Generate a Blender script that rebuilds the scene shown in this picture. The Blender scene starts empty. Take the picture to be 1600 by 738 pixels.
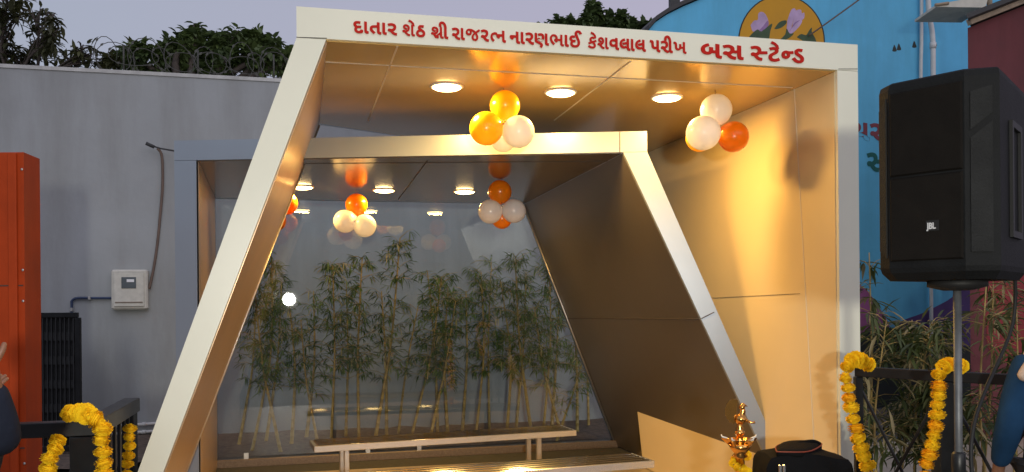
import bpy, math, random
from mathutils import Vector, Matrix, noise
R = math.radians
random.seed(7)
scene = bpy.context.scene
COL = scene.collection

# ---------------------------------------------------------------- camera, sky, dusk light, exposure
H = 1.8                       # camera height
FPX, CX, CY, ROLL = 1330.0, 800.0, 476.0, 0.0087
_c, _s = math.cos(ROLL), math.sin(ROLL)
cam_d = bpy.data.cameras.new('camera')
cam_d.sensor_width = 36.0
cam_d.lens = FPX / 1600 * 36
cam_d.shift_y = (CY - 369.0) / 1600
cam_d.clip_end = 500
cam = bpy.data.objects.new('camera', cam_d)
COL.objects.link(cam)
cam.matrix_world = Matrix(((_c, _s, 0, 0), (0, 0, -1, 0), (-_s, _c, 0, H), (0, 0, 0, 1)))
scene.camera = cam

world = bpy.data.worlds.new('World')
scene.world = world
world.use_nodes = True
wn = world.node_tree
wn.nodes.clear()
w_out = wn.nodes.new('ShaderNodeOutputWorld')
w_bg = wn.nodes.new('ShaderNodeBackground')
w_sky = wn.nodes.new('ShaderNodeTexSky')
w_sky.sky_type = 'NISHITA'
w_sky.sun_disc = False
w_sky.sun_elevation = R(1.0)
w_sky.sun_rotation = R(150)
w_add = wn.nodes.new('ShaderNodeMixRGB')
w_add.blend_type = 'MIX'
w_add.inputs[0].default_value = 0.97
w_dusk = wn.nodes.new('ShaderNodeMixRGB')           # dusk overcast: bluish to one side, lilac to the other
w_tc = wn.nodes.new('ShaderNodeTexCoord')
w_sep = wn.nodes.new('ShaderNodeSeparateXYZ')
w_map = wn.nodes.new('ShaderNodeMapRange')
w_map.inputs['From Min'].default_value = -0.5
w_map.inputs['From Max'].default_value = 0.25
w_dusk.inputs[1].default_value = (0.36, 0.395, 0.505, 1)
w_dusk.inputs[2].default_value = (0.445, 0.41, 0.545, 1)
wn.links.new(w_tc.outputs['Generated'], w_sep.inputs[0])
wn.links.new(w_sep.outputs[0], w_map.inputs['Value'])
wn.links.new(w_map.outputs[0], w_dusk.inputs[0])
wn.links.new(w_sky.outputs[0], w_add.inputs[1])
wn.links.new(w_dusk.outputs[0], w_add.inputs[2])
wn.links.new(w_add.outputs[0], w_bg.inputs[0])
w_bg.inputs[1].default_value = 1.0
wn.links.new(w_bg.outputs[0], w_out.inputs[0])

sun_d = bpy.data.lights.new('sun', 'SUN')           # last glow of the dusk sky
sun_d.energy = 0.68
sun_d.angle = R(60)
sun_d.color = (0.93, 0.95, 1.0)
V0 = Vector((-0.35, 0.8, -0.55))
sun = bpy.data.objects.new('sun', sun_d)
COL.objects.link(sun)
sun.rotation_euler = V0.to_track_quat('-Z', 'Y').to_euler()

vs = scene.view_settings
vs.view_transform = 'Standard'
vs.look = 'None'
vs.exposure = 0.0
vs.gamma = 1.0
try:
    vs.use_curve_mapping = False
except Exception:
    pass
scene.render.engine = 'CYCLES'
scene.cycles.max_bounces = 8
scene.cycles.glossy_bounces = 4
scene.cycles.transparent_max_bounces = 12
scene.cycles.caustics_reflective = False
scene.cycles.caustics_refractive = False
scene.cycles.sample_clamp_indirect = 4.0
scene.cycles.use_denoising = True

# ---------------------------------------------------------------- sight lines: a photo pixel to a point on a real plane
EYE = Vector((0, 0, H))
def ray(px, py):
    dx, dy = px - CX, py - CY
    a = dx * _c - dy * _s
    b = dx * _s + dy * _c
    return Vector((a / FPX, 1.0, -b / FPX))
def at(px, py, Y):
    return EYE + ray(px, py) * Y
def on_z(px, py, z):
    d = ray(px, py)
    return EYE + d * ((z - H) / d.z)
def on_plane(px, py, p, n):
    d = ray(px, py)
    return EYE + d * ((p - EYE).dot(n) / d.dot(n))
def V(*a):
    return Vector(a)
def lerp(a, b, t):
    return a + (b - a) * t

# ---------------------------------------------------------------- materials
def mat(name, col, rough=0.6, metal=0.0, var=0.12, scale=4.0, bump=0.0, bscale=40.0, coat=0.0, spec=0.5, col2=None, emit=None, estr=0.0, aniso=0.0, streak=0.0):
    m = bpy.data.materials.new(name)
    m.use_nodes = True
    nt = m.node_tree
    b = nt.nodes['Principled BSDF']
    b.inputs['Roughness'].default_value = rough
    b.inputs['Metallic'].default_value = metal
    b.inputs['Specular IOR Level'].default_value = spec
    b.inputs['Coat Weight'].default_value = coat
    b.inputs['Coat Roughness'].default_value = 0.08
    if aniso:
        b.inputs['Anisotropic'].default_value = aniso
    tc = nt.nodes.new('ShaderNodeTexCoord')
    nz = nt.nodes.new('ShaderNodeTexNoise')
    nz.inputs['Scale'].default_value = scale
    nz.inputs['Detail'].default_value = 6
    nz.inputs['Roughness'].default_value = 0.6
    nt.links.new(tc.outputs['Object'], nz.inputs['Vector'])
    rp = nt.nodes.new('ShaderNodeValToRGB')
    c2 = col2 or tuple(min(1, c * (1 + var)) for c in col)
    c1 = tuple(c * (1 - var) for c in col)
    rp.color_ramp.elements[0].position = 0.3
    rp.color_ramp.elements[1].position = 0.7
    rp.color_ramp.elements[0].color = (*c1, 1)
    rp.color_ramp.elements[1].color = (*c2, 1)
    nt.links.new(nz.outputs['Fac'], rp.inputs[0])
    if streak:                                 # rain streaks and grime worn into the paint
        mp = nt.nodes.new('ShaderNodeMapping')
        mp.inputs['Scale'].default_value = (1.5, 1.5, 0.22)
        ns = nt.nodes.new('ShaderNodeTexNoise')
        ns.inputs['Scale'].default_value = 1.3
        ns.inputs['Detail'].default_value = 9
        ns.inputs['Roughness'].default_value = 0.68
        nt.links.new(tc.outputs['Object'], mp.inputs['Vector'])
        nt.links.new(mp.outputs[0], ns.inputs['Vector'])
        rs = nt.nodes.new('ShaderNodeValToRGB')
        rs.color_ramp.elements[0].position = 0.36
        rs.color_ramp.elements[1].position = 0.60
        k = 1 - streak
        rs.color_ramp.elements[0].color = (k, k * .985, k * .96, 1)
        rs.color_ramp.elements[1].color = (1, 1, 1, 1)
        ml = nt.nodes.new('ShaderNodeMixRGB')
        ml.blend_type = 'MULTIPLY'
        ml.inputs[0].default_value = 1.0
        nt.links.new(ns.outputs['Fac'], rs.inputs[0])
        nt.links.new(rp.outputs[0], ml.inputs[1])
        nt.links.new(rs.outputs[0], ml.inputs[2])
        nt.links.new(ml.outputs[0], b.inputs['Base Color'])
    else:
        nt.links.new(rp.outputs[0], b.inputs['Base Color'])
    if rough > 0.05 and not coat and metal < 0.3:
        mr = nt.nodes.new('ShaderNodeMapRange')
        mr.inputs['To Min'].default_value = rough * 0.85
        mr.inputs['To Max'].default_value = min(1, rough * 1.15)
        nt.links.new(nz.outputs['Fac'], mr.inputs['Value'])
        nt.links.new(mr.outputs[0], b.inputs['Roughness'])
    if bump:
        n2 = nt.nodes.new('ShaderNodeTexNoise')
        n2.inputs['Scale'].default_value = bscale
        n2.inputs['Detail'].default_value = 4
        nt.links.new(tc.outputs['Object'], n2.inputs['Vector'])
        bp = nt.nodes.new('ShaderNodeBump')
        bp.inputs['Strength'].default_value = bump
        bp.inputs['Distance'].default_value = 0.01
        nt.links.new(n2.outputs['Fac'], bp.inputs['Height'])
        nt.links.new(bp.outputs[0], b.inputs['Normal'])
    if emit:
        b.inputs['Emission Color'].default_value = (*emit, 1)
        b.inputs['Emission Strength'].default_value = estr
    return m

def leaf_mat(name, c_dark, c_light, c_dry, rough=0.5):
    m = bpy.data.materials.new(name)
    m.use_nodes = True
    nt = m.node_tree
    b = nt.nodes['Principled BSDF']
    b.inputs['Roughness'].default_value = rough
    at_ = nt.nodes.new('ShaderNodeAttribute')
    at_.attribute_name = 'tint'
    rp = nt.nodes.new('ShaderNodeValToRGB')
    e = rp.color_ramp.elements
    e[0].position, e[0].color = 0.0, (*c_dark, 1)
    e[1].position, e[1].color = 0.62, (*c_light, 1)
    k = e.new(0.9)
    k.color = (*c_dry, 1)
    nt.links.new(at_.outputs['Fac'], rp.inputs[0])
    nt.links.new(rp.outputs[0], b.inputs['Base Color'])
    tr = nt.nodes.new('ShaderNodeBsdfTranslucent')
    nt.links.new(rp.outputs[0], tr.inputs[0])
    mx = nt.nodes.new('ShaderNodeMixShader')
    mx.inputs[0].default_value = 0.3
    nt.links.new(b.outputs[0], mx.inputs[1])
    nt.links.new(tr.outputs[0], mx.inputs[2])
    nt.links.new(mx.outputs[0], nt.nodes['Material Output'].inputs[0])
    return m

def balloon_mat(name, col):
    m = bpy.data.materials.new(name)
    m.use_nodes = True
    nt = m.node_tree
    b = nt.nodes['Principled BSDF']
    b.inputs['Base Color'].default_value = (*col, 1)
    b.inputs['Roughness'].default_value = 0.28
    b.inputs['Coat Weight'].default_value = 0.5
    b.inputs['Coat Roughness'].default_value = 0.12
    lw = nt.nodes.new('ShaderNodeLayerWeight')      # rubber is denser seen edge-on
    lw.inputs[0].default_value = 0.35
    tr = nt.nodes.new('ShaderNodeBsdfTranslucent')
    tr.inputs[0].default_value = (*col, 1)
    mx = nt.nodes.new('ShaderNodeMixShader')
    mr = nt.nodes.new('ShaderNodeMapRange')
    mr.inputs['To Min'].default_value = 0.5
    mr.inputs['To Max'].default_value = 0.25
    nt.links.new(lw.outputs['Facing'], mr.inputs['Value'])
    nt.links.new(mr.outputs[0], mx.inputs[0])
    nt.links.new(b.outputs[0], mx.inputs[1])
    nt.links.new(tr.outputs[0], mx.inputs[2])
    nt.links.new(mx.outputs[0], nt.nodes['Material Output'].inputs[0])
    return m

def glass_mat():
    m = bpy.data.materials.new('clear_glass')
    m.use_nodes = True
    nt = m.node_tree
    nt.nodes.clear()
    out = nt.nodes.new('ShaderNodeOutputMaterial')
    tp = nt.nodes.new('ShaderNodeBsdfTransparent')
    tp.inputs[0].default_value = (0.92, 0.95, 0.95, 1)
    gl = nt.nodes.new('ShaderNodeBsdfGlossy')
    gl.inputs['Roughness'].default_value = 0.012
    fr = nt.nodes.new('ShaderNodeFresnel')
    fr.inputs[0].default_value = 1.62
    mx = nt.nodes.new('ShaderNodeMixShader')
    nt.links.new(fr.outputs[0], mx.inputs[0])
    nt.links.new(tp.outputs[0], mx.inputs[1])
    nt.links.new(gl.outputs[0], mx.inputs[2])
    nt.links.new(mx.outputs[0], out.inputs[0])
    return m

M = {
 'cream': mat('cream_panel', (0.77, 0.76, 0.61), 0.36, var=0.035, scale=1.5, coat=0.15, bump=0.2, bscale=2.2),
 'gold_wall': mat('champagne_wall_panel', (0.74, 0.60, 0.36), 0.4, var=0.03, scale=1.2, coat=0.1, bump=0.2, bscale=2.0),
 'gold_ceiling': mat('champagne_ceiling_panel', (0.74, 0.49, 0.16), 0.2, metal=0.35, var=0.03, scale=1.2, coat=0.1, bump=0.1, bscale=2.0),
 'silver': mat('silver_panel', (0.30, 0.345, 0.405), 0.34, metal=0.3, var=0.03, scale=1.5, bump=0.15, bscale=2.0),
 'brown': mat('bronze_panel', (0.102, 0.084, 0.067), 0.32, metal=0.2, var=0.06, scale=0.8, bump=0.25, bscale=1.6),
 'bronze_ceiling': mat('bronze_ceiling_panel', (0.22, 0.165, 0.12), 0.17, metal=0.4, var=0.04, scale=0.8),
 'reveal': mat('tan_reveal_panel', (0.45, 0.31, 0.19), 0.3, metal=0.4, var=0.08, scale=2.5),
 'seam_light': mat('pale_sealant', (0.75, 0.68, 0.55), 0.5, var=0.03),
 'seam_dark': mat('dark_joint', (0.05, 0.04, 0.035), 0.7, var=0.1),
 'red_letter': mat('red_acrylic', (0.50, 0.014, 0.007), 0.6, var=0.06, scale=8, spec=0.15),
 'steel': mat('polished_steel', (0.66, 0.70, 0.76), 0.08, metal=1.0, var=0.03, scale=6),
 'steel_satin': mat('satin_steel', (0.70, 0.73, 0.77), 0.2, metal=0.75, var=0.05, scale=6),
 'pole_grey': mat('worn_grey_pole', (0.11, 0.115, 0.12), 0.5, metal=0.4, var=0.3, scale=10, spec=0.3),
 'steel_dull': mat('brushed_steel', (0.55, 0.54, 0.52), 0.35, metal=0.8, var=0.08, scale=9),
 'granite': mat('brown_granite', (0.16, 0.12, 0.09), 0.3, var=0.3, scale=60),
 'floor': mat('tan_floor_tile', (0.44, 0.36, 0.26), 0.35, var=0.12, scale=6),
 'ground': mat('asphalt', (0.06, 0.06, 0.06), 0.9, var=0.3, scale=20, bump=0.3),
 'soil': mat('dark_soil', (0.14, 0.10, 0.075), 0.95, var=0.5, scale=14, bump=0.8, bscale=25),
 'grey_wall': mat('painted_grey_plaster', (0.355, 0.372, 0.378), 0.85, var=0.08, scale=0.9, bump=0.25, bscale=14, streak=0.15),
 'coping': mat('cement_coping', (0.5, 0.5, 0.48), 0.9, var=0.2, scale=5),
 'blue': mat('blue_wall_paint', (0.125, 0.50, 0.78), 0.8, var=0.12, scale=0.8, bump=0.2, bscale=10, streak=0.12),
 'mustard': mat('mustard_paint', (0.62, 0.31, 0.02), 0.8, var=0.06, scale=2),
 'petal': mat('lilac_paint', (0.50, 0.36, 0.55), 0.8, var=0.2, scale=6),
 'petal_shade': mat('violet_paint', (0.30, 0.18, 0.36), 0.8, var=0.2, scale=6),
 'leaf_paint': mat('green_paint', (0.06, 0.10, 0.05), 0.8, var=0.25, scale=6),
 'line_paint': mat('dark_line_paint', (0.03, 0.035, 0.03), 0.8),
 'pink_paint': mat('magenta_paint', (0.34, 0.10, 0.26), 0.8, var=0.15, scale=3),
 'purple_paint': mat('purple_paint', (0.09, 0.05, 0.17), 0.8, var=0.2, scale=3),
 'crimson_paint': mat('crimson_paint', (0.26, 0.03, 0.035), 0.8, var=0.2, scale=3),
 'maroon_paint': mat('maroon_letter_paint', (0.2, 0.045, 0.06), 0.8, var=0.1),
 'teal_paint': mat('teal_letter_paint', (0.01, 0.11, 0.10), 0.8, var=0.1),
 'maroon': mat('maroon_wall_paint', (0.15, 0.035, 0.04), 0.8, var=0.15, scale=2, bump=0.2, bscale=12, streak=0.2),
 'maroon_dim': mat('weathered_facade', (0.16, 0.14, 0.12), 0.9, var=0.2, scale=0.5),
 'roof_dark': mat('dark_roof_sheet', (0.05, 0.05, 0.05), 0.7, var=0.2),
 'wood': mat('weathered_timber', (0.35, 0.27, 0.19), 0.8, var=0.3, scale=12),
 'white_pvc': mat('white_pipe', (0.62, 0.62, 0.6), 0.45, var=0.08, scale=6),
 'off_white': mat('dirty_white_sheet', (0.6, 0.58, 0.5), 0.7, var=0.15, scale=5),
 'orange': mat('orange_cladding', (0.43, 0.052, 0.008), 0.6, var=0.16, scale=2.5, spec=0.2, streak=0.25),
 'black_metal': mat('black_painted_steel', (0.011, 0.0115, 0.012), 0.42, var=0.3, scale=8, spec=0.35),
 'dark_mesh': mat('dark_grille', (0.018, 0.019, 0.02), 0.6, var=0.3, scale=8),
 'meter': mat('meter_casing', (0.62, 0.60, 0.53), 0.5, var=0.1, scale=12),
 'screen': mat('meter_window', (0.12, 0.14, 0.15), 0.15, var=0.2, scale=10),
 'paper': mat('white_label', (0.85, 0.86, 0.88), 0.5, var=0.02),
 'conduit': mat('blue_conduit', (0.03, 0.05, 0.11), 0.5, var=0.15),
 'cable': mat('brown_cable', (0.16, 0.11, 0.085), 0.7, var=0.2),
 'wire': mat('rusted_wire', (0.085, 0.085, 0.075), 0.7, metal=0.2, var=0.2),
 'spk_body': mat('speaker_cabinet', (0.009, 0.0095, 0.010), 0.65, var=0.3, scale=5, bump=0.3, bscale=120, spec=0.1),
 'spk_grille': mat('speaker_grille', (0.0075, 0.0062, 0.005), 0.75, var=0.25, scale=10, bump=0.4, bscale=300, spec=0.1),
 'spk_trim': mat('speaker_trim', (0.014, 0.014, 0.014), 0.6, var=0.2, scale=6, spec=0.25),
 'spk_perf': mat('speaker_perforated_panel', (0.017, 0.0175, 0.0175), 0.7, var=0.3, scale=6, bump=0.6, bscale=160, spec=0.12),
 'white_mark': mat('white_print', (0.5, 0.5, 0.5), 0.6),
 'brass': mat('polished_brass', (0.72, 0.36, 0.09), 0.2, metal=1.0, var=0.1, scale=20),
 'wick': mat('cotton_wick', (0.8, 0.75, 0.65), 0.9),
 'marigold': mat('marigold_yellow', (0.95, 0.60, 0.016), 0.8, var=0.15, scale=45, spec=0.1),
 'marigold_orange': mat('marigold_orange', (0.93, 0.49, 0.014), 0.8, var=0.15, scale=45, spec=0.1),
 'bag': mat('black_nylon', (0.006, 0.006, 0.0065), 0.8, var=0.3, scale=10, bump=0.4, bscale=150, spec=0.12),
 'piping': mat('rust_red_piping', (0.22, 0.04, 0.02), 0.5),
 'buckle': mat('silver_buckle', (0.6, 0.6, 0.58), 0.25, metal=0.9),
 'culm': mat('bamboo_culm', (0.42, 0.29, 0.09), 0.5, var=0.35, scale=9),
 'bark': mat('grey_bark', (0.075, 0.06, 0.05), 0.9, var=0.3, scale=12, bump=0.5),
 'skin': mat('skin', (0.22, 0.105, 0.06), 0.5, var=0.08, scale=10),
 'hair': mat('black_hair', (0.012, 0.010, 0.009), 0.45, var=0.3, scale=30, bump=0.5, bscale=120),
 'navy': mat('navy_cloth', (0.014, 0.017, 0.028), 0.9, var=0.2, scale=6, bump=0.6, bscale=14, spec=0.1),
 'blue_cloth': mat('blue_cloth', (0.012, 0.04, 0.09), 0.9, var=0.25, scale=5, bump=0.9, bscale=9, spec=0.1),
 'beige_cloth': mat('beige_cloth', (0.55, 0.43, 0.34), 0.85, var=0.12, scale=7, bump=0.4, bscale=14),
 'trouser': mat('dark_trouser', (0.03, 0.03, 0.035), 0.85, var=0.2, scale=5),
 'b_white': balloon_mat('white_rubber', (0.90, 0.92, 0.97)),
 'b_orange': balloon_mat('orange_rubber', (0.95, 0.33, 0.008)),
 'b_yellow': balloon_mat('yellow_rubber', (0.97, 0.66, 0.02)),
 'glass': glass_mat(),
 'lens': mat('lit_lens', (0.9, 0.85, 0.7), 0.4, emit=(1.0, 0.68, 0.27), estr=22.0),
 'trim_white': mat('white_lamp_trim', (0.75, 0.73, 0.68), 0.4),
 'led': mat('lit_led_panel', (0.9, 0.9, 0.9), 0.4, emit=(1.0, 0.97, 0.9), estr=45.0),
 'leaf_bamboo': leaf_mat('bamboo_leaf', (0.055, 0.11, 0.022), (0.22, 0.31, 0.075), (0.62, 0.50, 0.24)),
 'leaf_dry': leaf_mat('dry_bamboo_leaf', (0.032, 0.055, 0.014), (0.12, 0.145, 0.04), (0.40, 0.32, 0.15)),
 'leaf_tree': leaf_mat('tree_leaf', (0.045, 0.05, 0.026), (0.12, 0.125, 0.045), (0.18, 0.11, 0.07)),
 'leaf_bush': leaf_mat('bush_leaf', (0.045, 0.07, 0.028), (0.14, 0.20, 0.06), (0.18, 0.18, 0.08)),
}

# ---------------------------------------------------------------- building helpers
ORIGIN = {}
def tag(o, label=None, cat=None, group=None, kind=None):
    if label: o['label'] = label
    if cat: o['category'] = cat
    if group: o['group'] = group
    if kind: o['kind'] = kind
    return o
def thing(name, loc, label, cat, group=None):
    o = bpy.data.objects.new(name, None)
    COL.objects.link(o)
    o.location = loc
    o.empty_display_size = 0.1
    ORIGIN[o.name] = Vector(loc)
    return tag(o, label, cat, group)

class MB:
    def __init__(self):
        self.v, self.f, self.t, self.sm = [], [], [], []
    def add(self, vs_, fs, smooth=False, tint=0.5):
        n = len(self.v)
        self.v += [tuple(x) for x in vs_]
        self.t += [tint] * len(vs_)
        self.f += [tuple(i + n for i in f) for f in fs]
        self.sm += [smooth] * len(fs)
        return self
    def hexa(self, b, t):                      # 4 bottom + 4 top corners
        return self.add(list(b) + list(t), [(3, 2, 1, 0), (4, 5, 6, 7), (0, 1, 5, 4), (1, 2, 6, 5), (2, 3, 7, 6), (3, 0, 4, 7)])
    def box(self, c, sx, sy, sz, ux=V(1, 0, 0), uy=V(0, 1, 0), uz=V(0, 0, 1), bev=0.0):
        c = Vector(c)
        if bev <= 0:
            b = [c + ux * (x * sx / 2) + uy * (y * sy / 2) - uz * (sz / 2) for x, y in ((-1, -1), (1, -1), (1, 1), (-1, 1))]
            return self.hexa(b, [p + uz * sz for p in b])
        # bevelled box: three nested rings
        rings = []
        for z, k in ((-sz / 2, bev), (-sz / 2 + bev, 0), (sz / 2 - bev, 0), (sz / 2, bev)):
            x, y, g = sx / 2 - k, sy / 2 - k, bev * 0.999
            pts = [(-x + g, -y), (x - g, -y), (x, -y + g), (x, y - g), (x - g, y), (-x + g, y), (-x, y - g), (-x, -y + g)]
            rings.append([c + ux * p + uy * q + uz * z for p, q in pts])
        vs_ = [p for r in rings for p in r]
        fs = [tuple(range(7, -1, -1)), tuple(range(24, 32))]
        for i in range(3):
            for k in range(8):
                a, b2 = i * 8 + k, i * 8 + (k + 1) % 8
                fs.append((a, b2, b2 + 8, a + 8))
        return self.add(vs_, fs)
    def tube(self, pts, rad, n=8, caps=True, tint=0.5, smooth=True):
        pts = [Vector(p) for p in pts]
        if not isinstance(rad, (list, tuple)):
            rad = [rad] * len(pts)
        vs_, fs = [], []
        prev = None
        for i, p in enumerate(pts):
            d = (pts[min(i + 1, len(pts) - 1)] - pts[max(i - 1, 0)])
            if d.length < 1e-9: d = V(0, 0, 1)
            d.normalize()
            if prev is None:
                a = d.cross(V(0, 0, 1))
                if a.length < 0.05: a = d.cross(V(1, 0, 0))
            else:
                a = prev - d * prev.dot(d)
            a.normalize()
            prev = a
            b = d.cross(a)
            for k in range(n):
                w = 2 * math.pi * k / n
                vs_.append(p + (a * math.cos(w) + b * math.sin(w)) * rad[i])
        for i in range(len(pts) - 1):
            for k in range(n):
                k2 = (k + 1) % n
                fs.append((i * n + k, i * n + k2, (i + 1) * n + k2, (i + 1) * n + k))
        if caps:
            fs.append(tuple(range(n - 1, -1, -1)))
            fs.append(tuple(range((len(pts) - 1) * n, len(pts) * n)))
        return self.add(vs_, fs, smooth, tint)
    def lathe(self, base, prof, n=24, axis=V(0, 0, 1), smooth=True):
        base = Vector(base)
        axis = axis.normalized()
        a = axis.cross(V(1, 0, 0))
        if a.length < 0.1: a = axis.cross(V(0, 1, 0))
        a.normalize()
        b = axis.cross(a)
        vs_, fs = [], []
        for r, z in prof:
            for k in range(n):
                w = 2 * math.pi * k / n
                vs_.append(base + axis * z + (a * math.cos(w) + b * math.sin(w)) * max(r, 1e-4))
        for i in range(len(prof) - 1):
            for k in range(n):
                k2 = (k + 1) % n
                fs.append((i * n + k, i * n + k2, (i + 1) * n + k2, (i + 1) * n + k))
        fs.append(tuple(range(n - 1, -1, -1)))
        fs.append(tuple(range((len(prof) - 1) * n, len(prof) * n)))
        return self.add(vs_, fs, smooth)
    def ball(self, c, r, n=16, m=10, sx=1, sy=1, sz=1):
        c = Vector(c)
        vs_, fs = [c + V(0, 0, r * sz)], []
        for i in range(1, m):
            t = math.pi * i / m
            for k in range(n):
                w = 2 * math.pi * k / n
                vs_.append(c + V(math.sin(t) * math.cos(w) * r * sx, math.sin(t) * math.sin(w) * r * sy, math.cos(t) * r * sz))
        vs_.append(c - V(0, 0, r * sz))
        for k in range(n):
            fs.append((0, 1 + k, 1 + (k + 1) % n))
        for i in range(m - 2):
            for k in range(n):
                a, b = 1 + i * n + k, 1 + i * n + (k + 1) % n
                fs.append((a, a + n, b + n, b))
        e = len(vs_) - 1
        for k in range(n):
            fs.append((e, 1 + (m - 2) * n + (k + 1) % n, 1 + (m - 2) * n + k))
        return self.add(vs_, fs, True)
    def prism(self, poly, p0, ex, ey, ez, depth):      # 2D outline laid on ex/ey, thickened along ez
        n = len(poly)
        a = [p0 + ex * x + ey * y for x, y in poly]
        b = [p + ez * depth for p in a]
        fs = [tuple(range(n - 1, -1, -1)), tuple(range(n, 2 * n))]
        fs += [(i, (i + 1) % n, n + (i + 1) % n, n + i) for i in range(n)]
        return self.add(a + b, fs)
    def leaf(self, p, d, L, w, tint, up=None, fold=0.25):
        d = d.normalized()
        s = d.cross(up or V(0, 0, 1))
        if s.length < 0.05: s = d.cross(V(1, 0, 0))
        s.normalize()
        nrm = s.cross(d)
        m1, m2 = p + d * (L * 0.35) - nrm * (L * 0.03), p + d * (L * 0.7) - nrm * (L * 0.09)
        tip = p + d * L - nrm * (L * 0.2)
        h = nrm * (w * fold)
        return self.add([p, m1 + s * (w / 2) + h, m1, m1 - s * (w / 2) + h, m2 + s * (w * .36) + h, m2, m2 - s * (w * .36) + h, tip],
                        [(0, 1, 2), (0, 2, 3), (1, 4, 5, 2), (2, 5, 6, 3), (4, 7, 5), (5, 7, 6)], True, tint)
    def build(self, name, m, parent=None, label=None, tint=False, fix=True):
        org = V(0, 0, 0)
        if parent is not None:
            org = ORIGIN[parent.name]
        me = bpy.data.meshes.new(name)
        me.from_pydata([tuple(Vector(v) - org) for v in self.v], [], self.f)
        me.polygons.foreach_set('use_smooth', self.sm)
        if tint:
            a = me.attributes.new('tint', 'FLOAT', 'POINT')
            a.data.foreach_set('value', self.t)
        me.materials.append(m)
        if fix and not tint:
            import bmesh
            bm = bmesh.new()
            bm.from_mesh(me)
            bmesh.ops.recalc_face_normals(bm, faces=bm.faces)
            bm.to_mesh(me)
            bm.free()
        me.update()
        o = bpy.data.objects.new(name, me)
        COL.objects.link(o)
        ORIGIN[o.name] = org
        if parent is not None:
            o.parent = parent
        if label: o['label'] = label
        return o

def curve_pts(ctrl, n=8):                      # Catmull-Rom through the points
    ctrl = [Vector(p) for p in ctrl]
    out = []
    for i in range(len(ctrl) - 1):
        p0, p1, p2, p3 = ctrl[max(i - 1, 0)], ctrl[i], ctrl[i + 1], ctrl[min(i + 2, len(ctrl) - 1)]
        for k in range(n):
            t = k / n
            out.append(0.5 * ((2 * p1) + (p2 - p0) * t + (2 * p0 - 5 * p1 + 4 * p2 - p3) * t * t + (3 * p1 - p0 - 3 * p2 + p3) * t ** 3))
    out.append(ctrl[-1])
    return out

def copy_tree(o, parent=None, loc=None):
    c = o.copy()
    COL.objects.link(c)
    c.parent = parent
    if loc is not None: c.location = loc
    for ch in list(o.children):
        copy_tree(ch, c)
    ORIGIN[c.name] = Vector(loc) if loc is not None else ORIGIN.get(o.name, V(0, 0, 0))
    return c

# ================================================================ the ground
UP = V(0, 0, 1)
g = MB()
g.add([(-120, -120, 0), (120, -120, 0), (120, 120, 0), (-120, 120, 0)], [(0, 1, 2, 3)])
tag(g.build('ground', M['ground']), kind='structure')

# ================================================================ front frame: sight lines on its real planes
ZT, ZS = 3.6, 3.415                       # roof top and soffit of the front frame
F0, F1 = on_z(463, 10, ZT), on_z(1340, 70, ZT)
uF = (F1 - F0); uF.z = 0; uF.normalize()
nF = V(-uF.y, uF.x, 0)                    # away from the viewer
def onF(px, py, off=0.0):
    return on_plane(px, py, F0 + nF * off, nF)
def line_at_z(p, q, z):
    return p + (q - p) * ((z - p.z) / (q.z - p.z))
LO = (V(F0.x, F0.y, ZS), line_at_z(V(F0.x, F0.y, ZS), onF(215, 738), 0.02))
_ia, _ib = onF(510, 60), onF(255, 738)
LI = (line_at_z(_ia, _ib, ZS), line_at_z(_ia, _ib, 0.02))
ri = onF(1310, 300)
RI = (V(ri.x, ri.y, ZS), V(ri.x, ri.y, 0.02))
RO = (V(F1.x, F1.y, ZS), V(F1.x, F1.y, 0.02))
RL = on_z(498, 192, ZS)                   # rear left corner of the soffit
RL2 = on_z(628, 212, ZS)
vR = on_z(1080, 208.5, ZS) - RI[0]; vR.z = 0; vR.normalize()
nR = V(-vR.y, vR.x, 0)
def cross_xy(p, d, q, e):                 # p + d t meets q + e s in plan
    det = d.x * (-e.y) + e.x * d.y
    w = q - p
    t = (w.x * (-e.y) + e.x * w.y) / det
    return p + d * t
RR = cross_xy(RL, RL2 - RL, RI[0], vR)    # rear right corner of the soffit
RR.z = ZS
RB = on_plane(998, 655, RI[0], nR)        # foot of the right wall's rear edge
RRb_ = line_at_z(RR, RB, 0.02)
nL = (LI[1] - LI[0]).cross(RL - LI[0]).normalized()
RLb_ = line_at_z(RL, on_plane(289, 738, LI[0], nL), 0.02)

# ================================================================ rear frame
ZB = 3.2
B0, B1 = on_z(272, 220, ZB), on_z(1011, 205, ZB)
uB = (B1 - B0); uB.z = 0; uB.normalize()
nB = V(-uB.y, uB.x, 0)
def onB(px, py):
    return on_plane(px, py, B0, nB)
ZSB = (onB(970, 238).z + onB(320, 250).z) / 2
bl = onB(307, 300)
BLO = (V(B0.x, B0.y, ZSB), V(B0.x, B0.y, 0.02))
BLI = (V(bl.x, bl.y, ZSB), V(bl.x, bl.y, 0.02))
_a, _b = onB(975, 240), onB(1095, 497)
BRI = (line_at_z(_a, _b, ZSB), line_at_z(_a, _b, 0.02))
_a, _b = onB(1011, 238), onB(1170, 600)
BRO = (V(B1.x, B1.y, ZSB), line_at_z(_a, _b, 0.02))
GL = at(335, 308, 9.52)
GL.z = ZSB
GR = on_z(820, 318, ZSB)
nSl = (BRI[1] - BRI[0]).cross(GR - BRI[0]).normalized()
gd = (GR - GL).normalized()
nG = V(-gd.y, gd.x, 0)                    # the glass stands upright
GRb = line_at_z(GR, on_plane(962, 690, GR, nG), 0.02)
GLb = V(GL.x, GL.y, 0.02)
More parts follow.
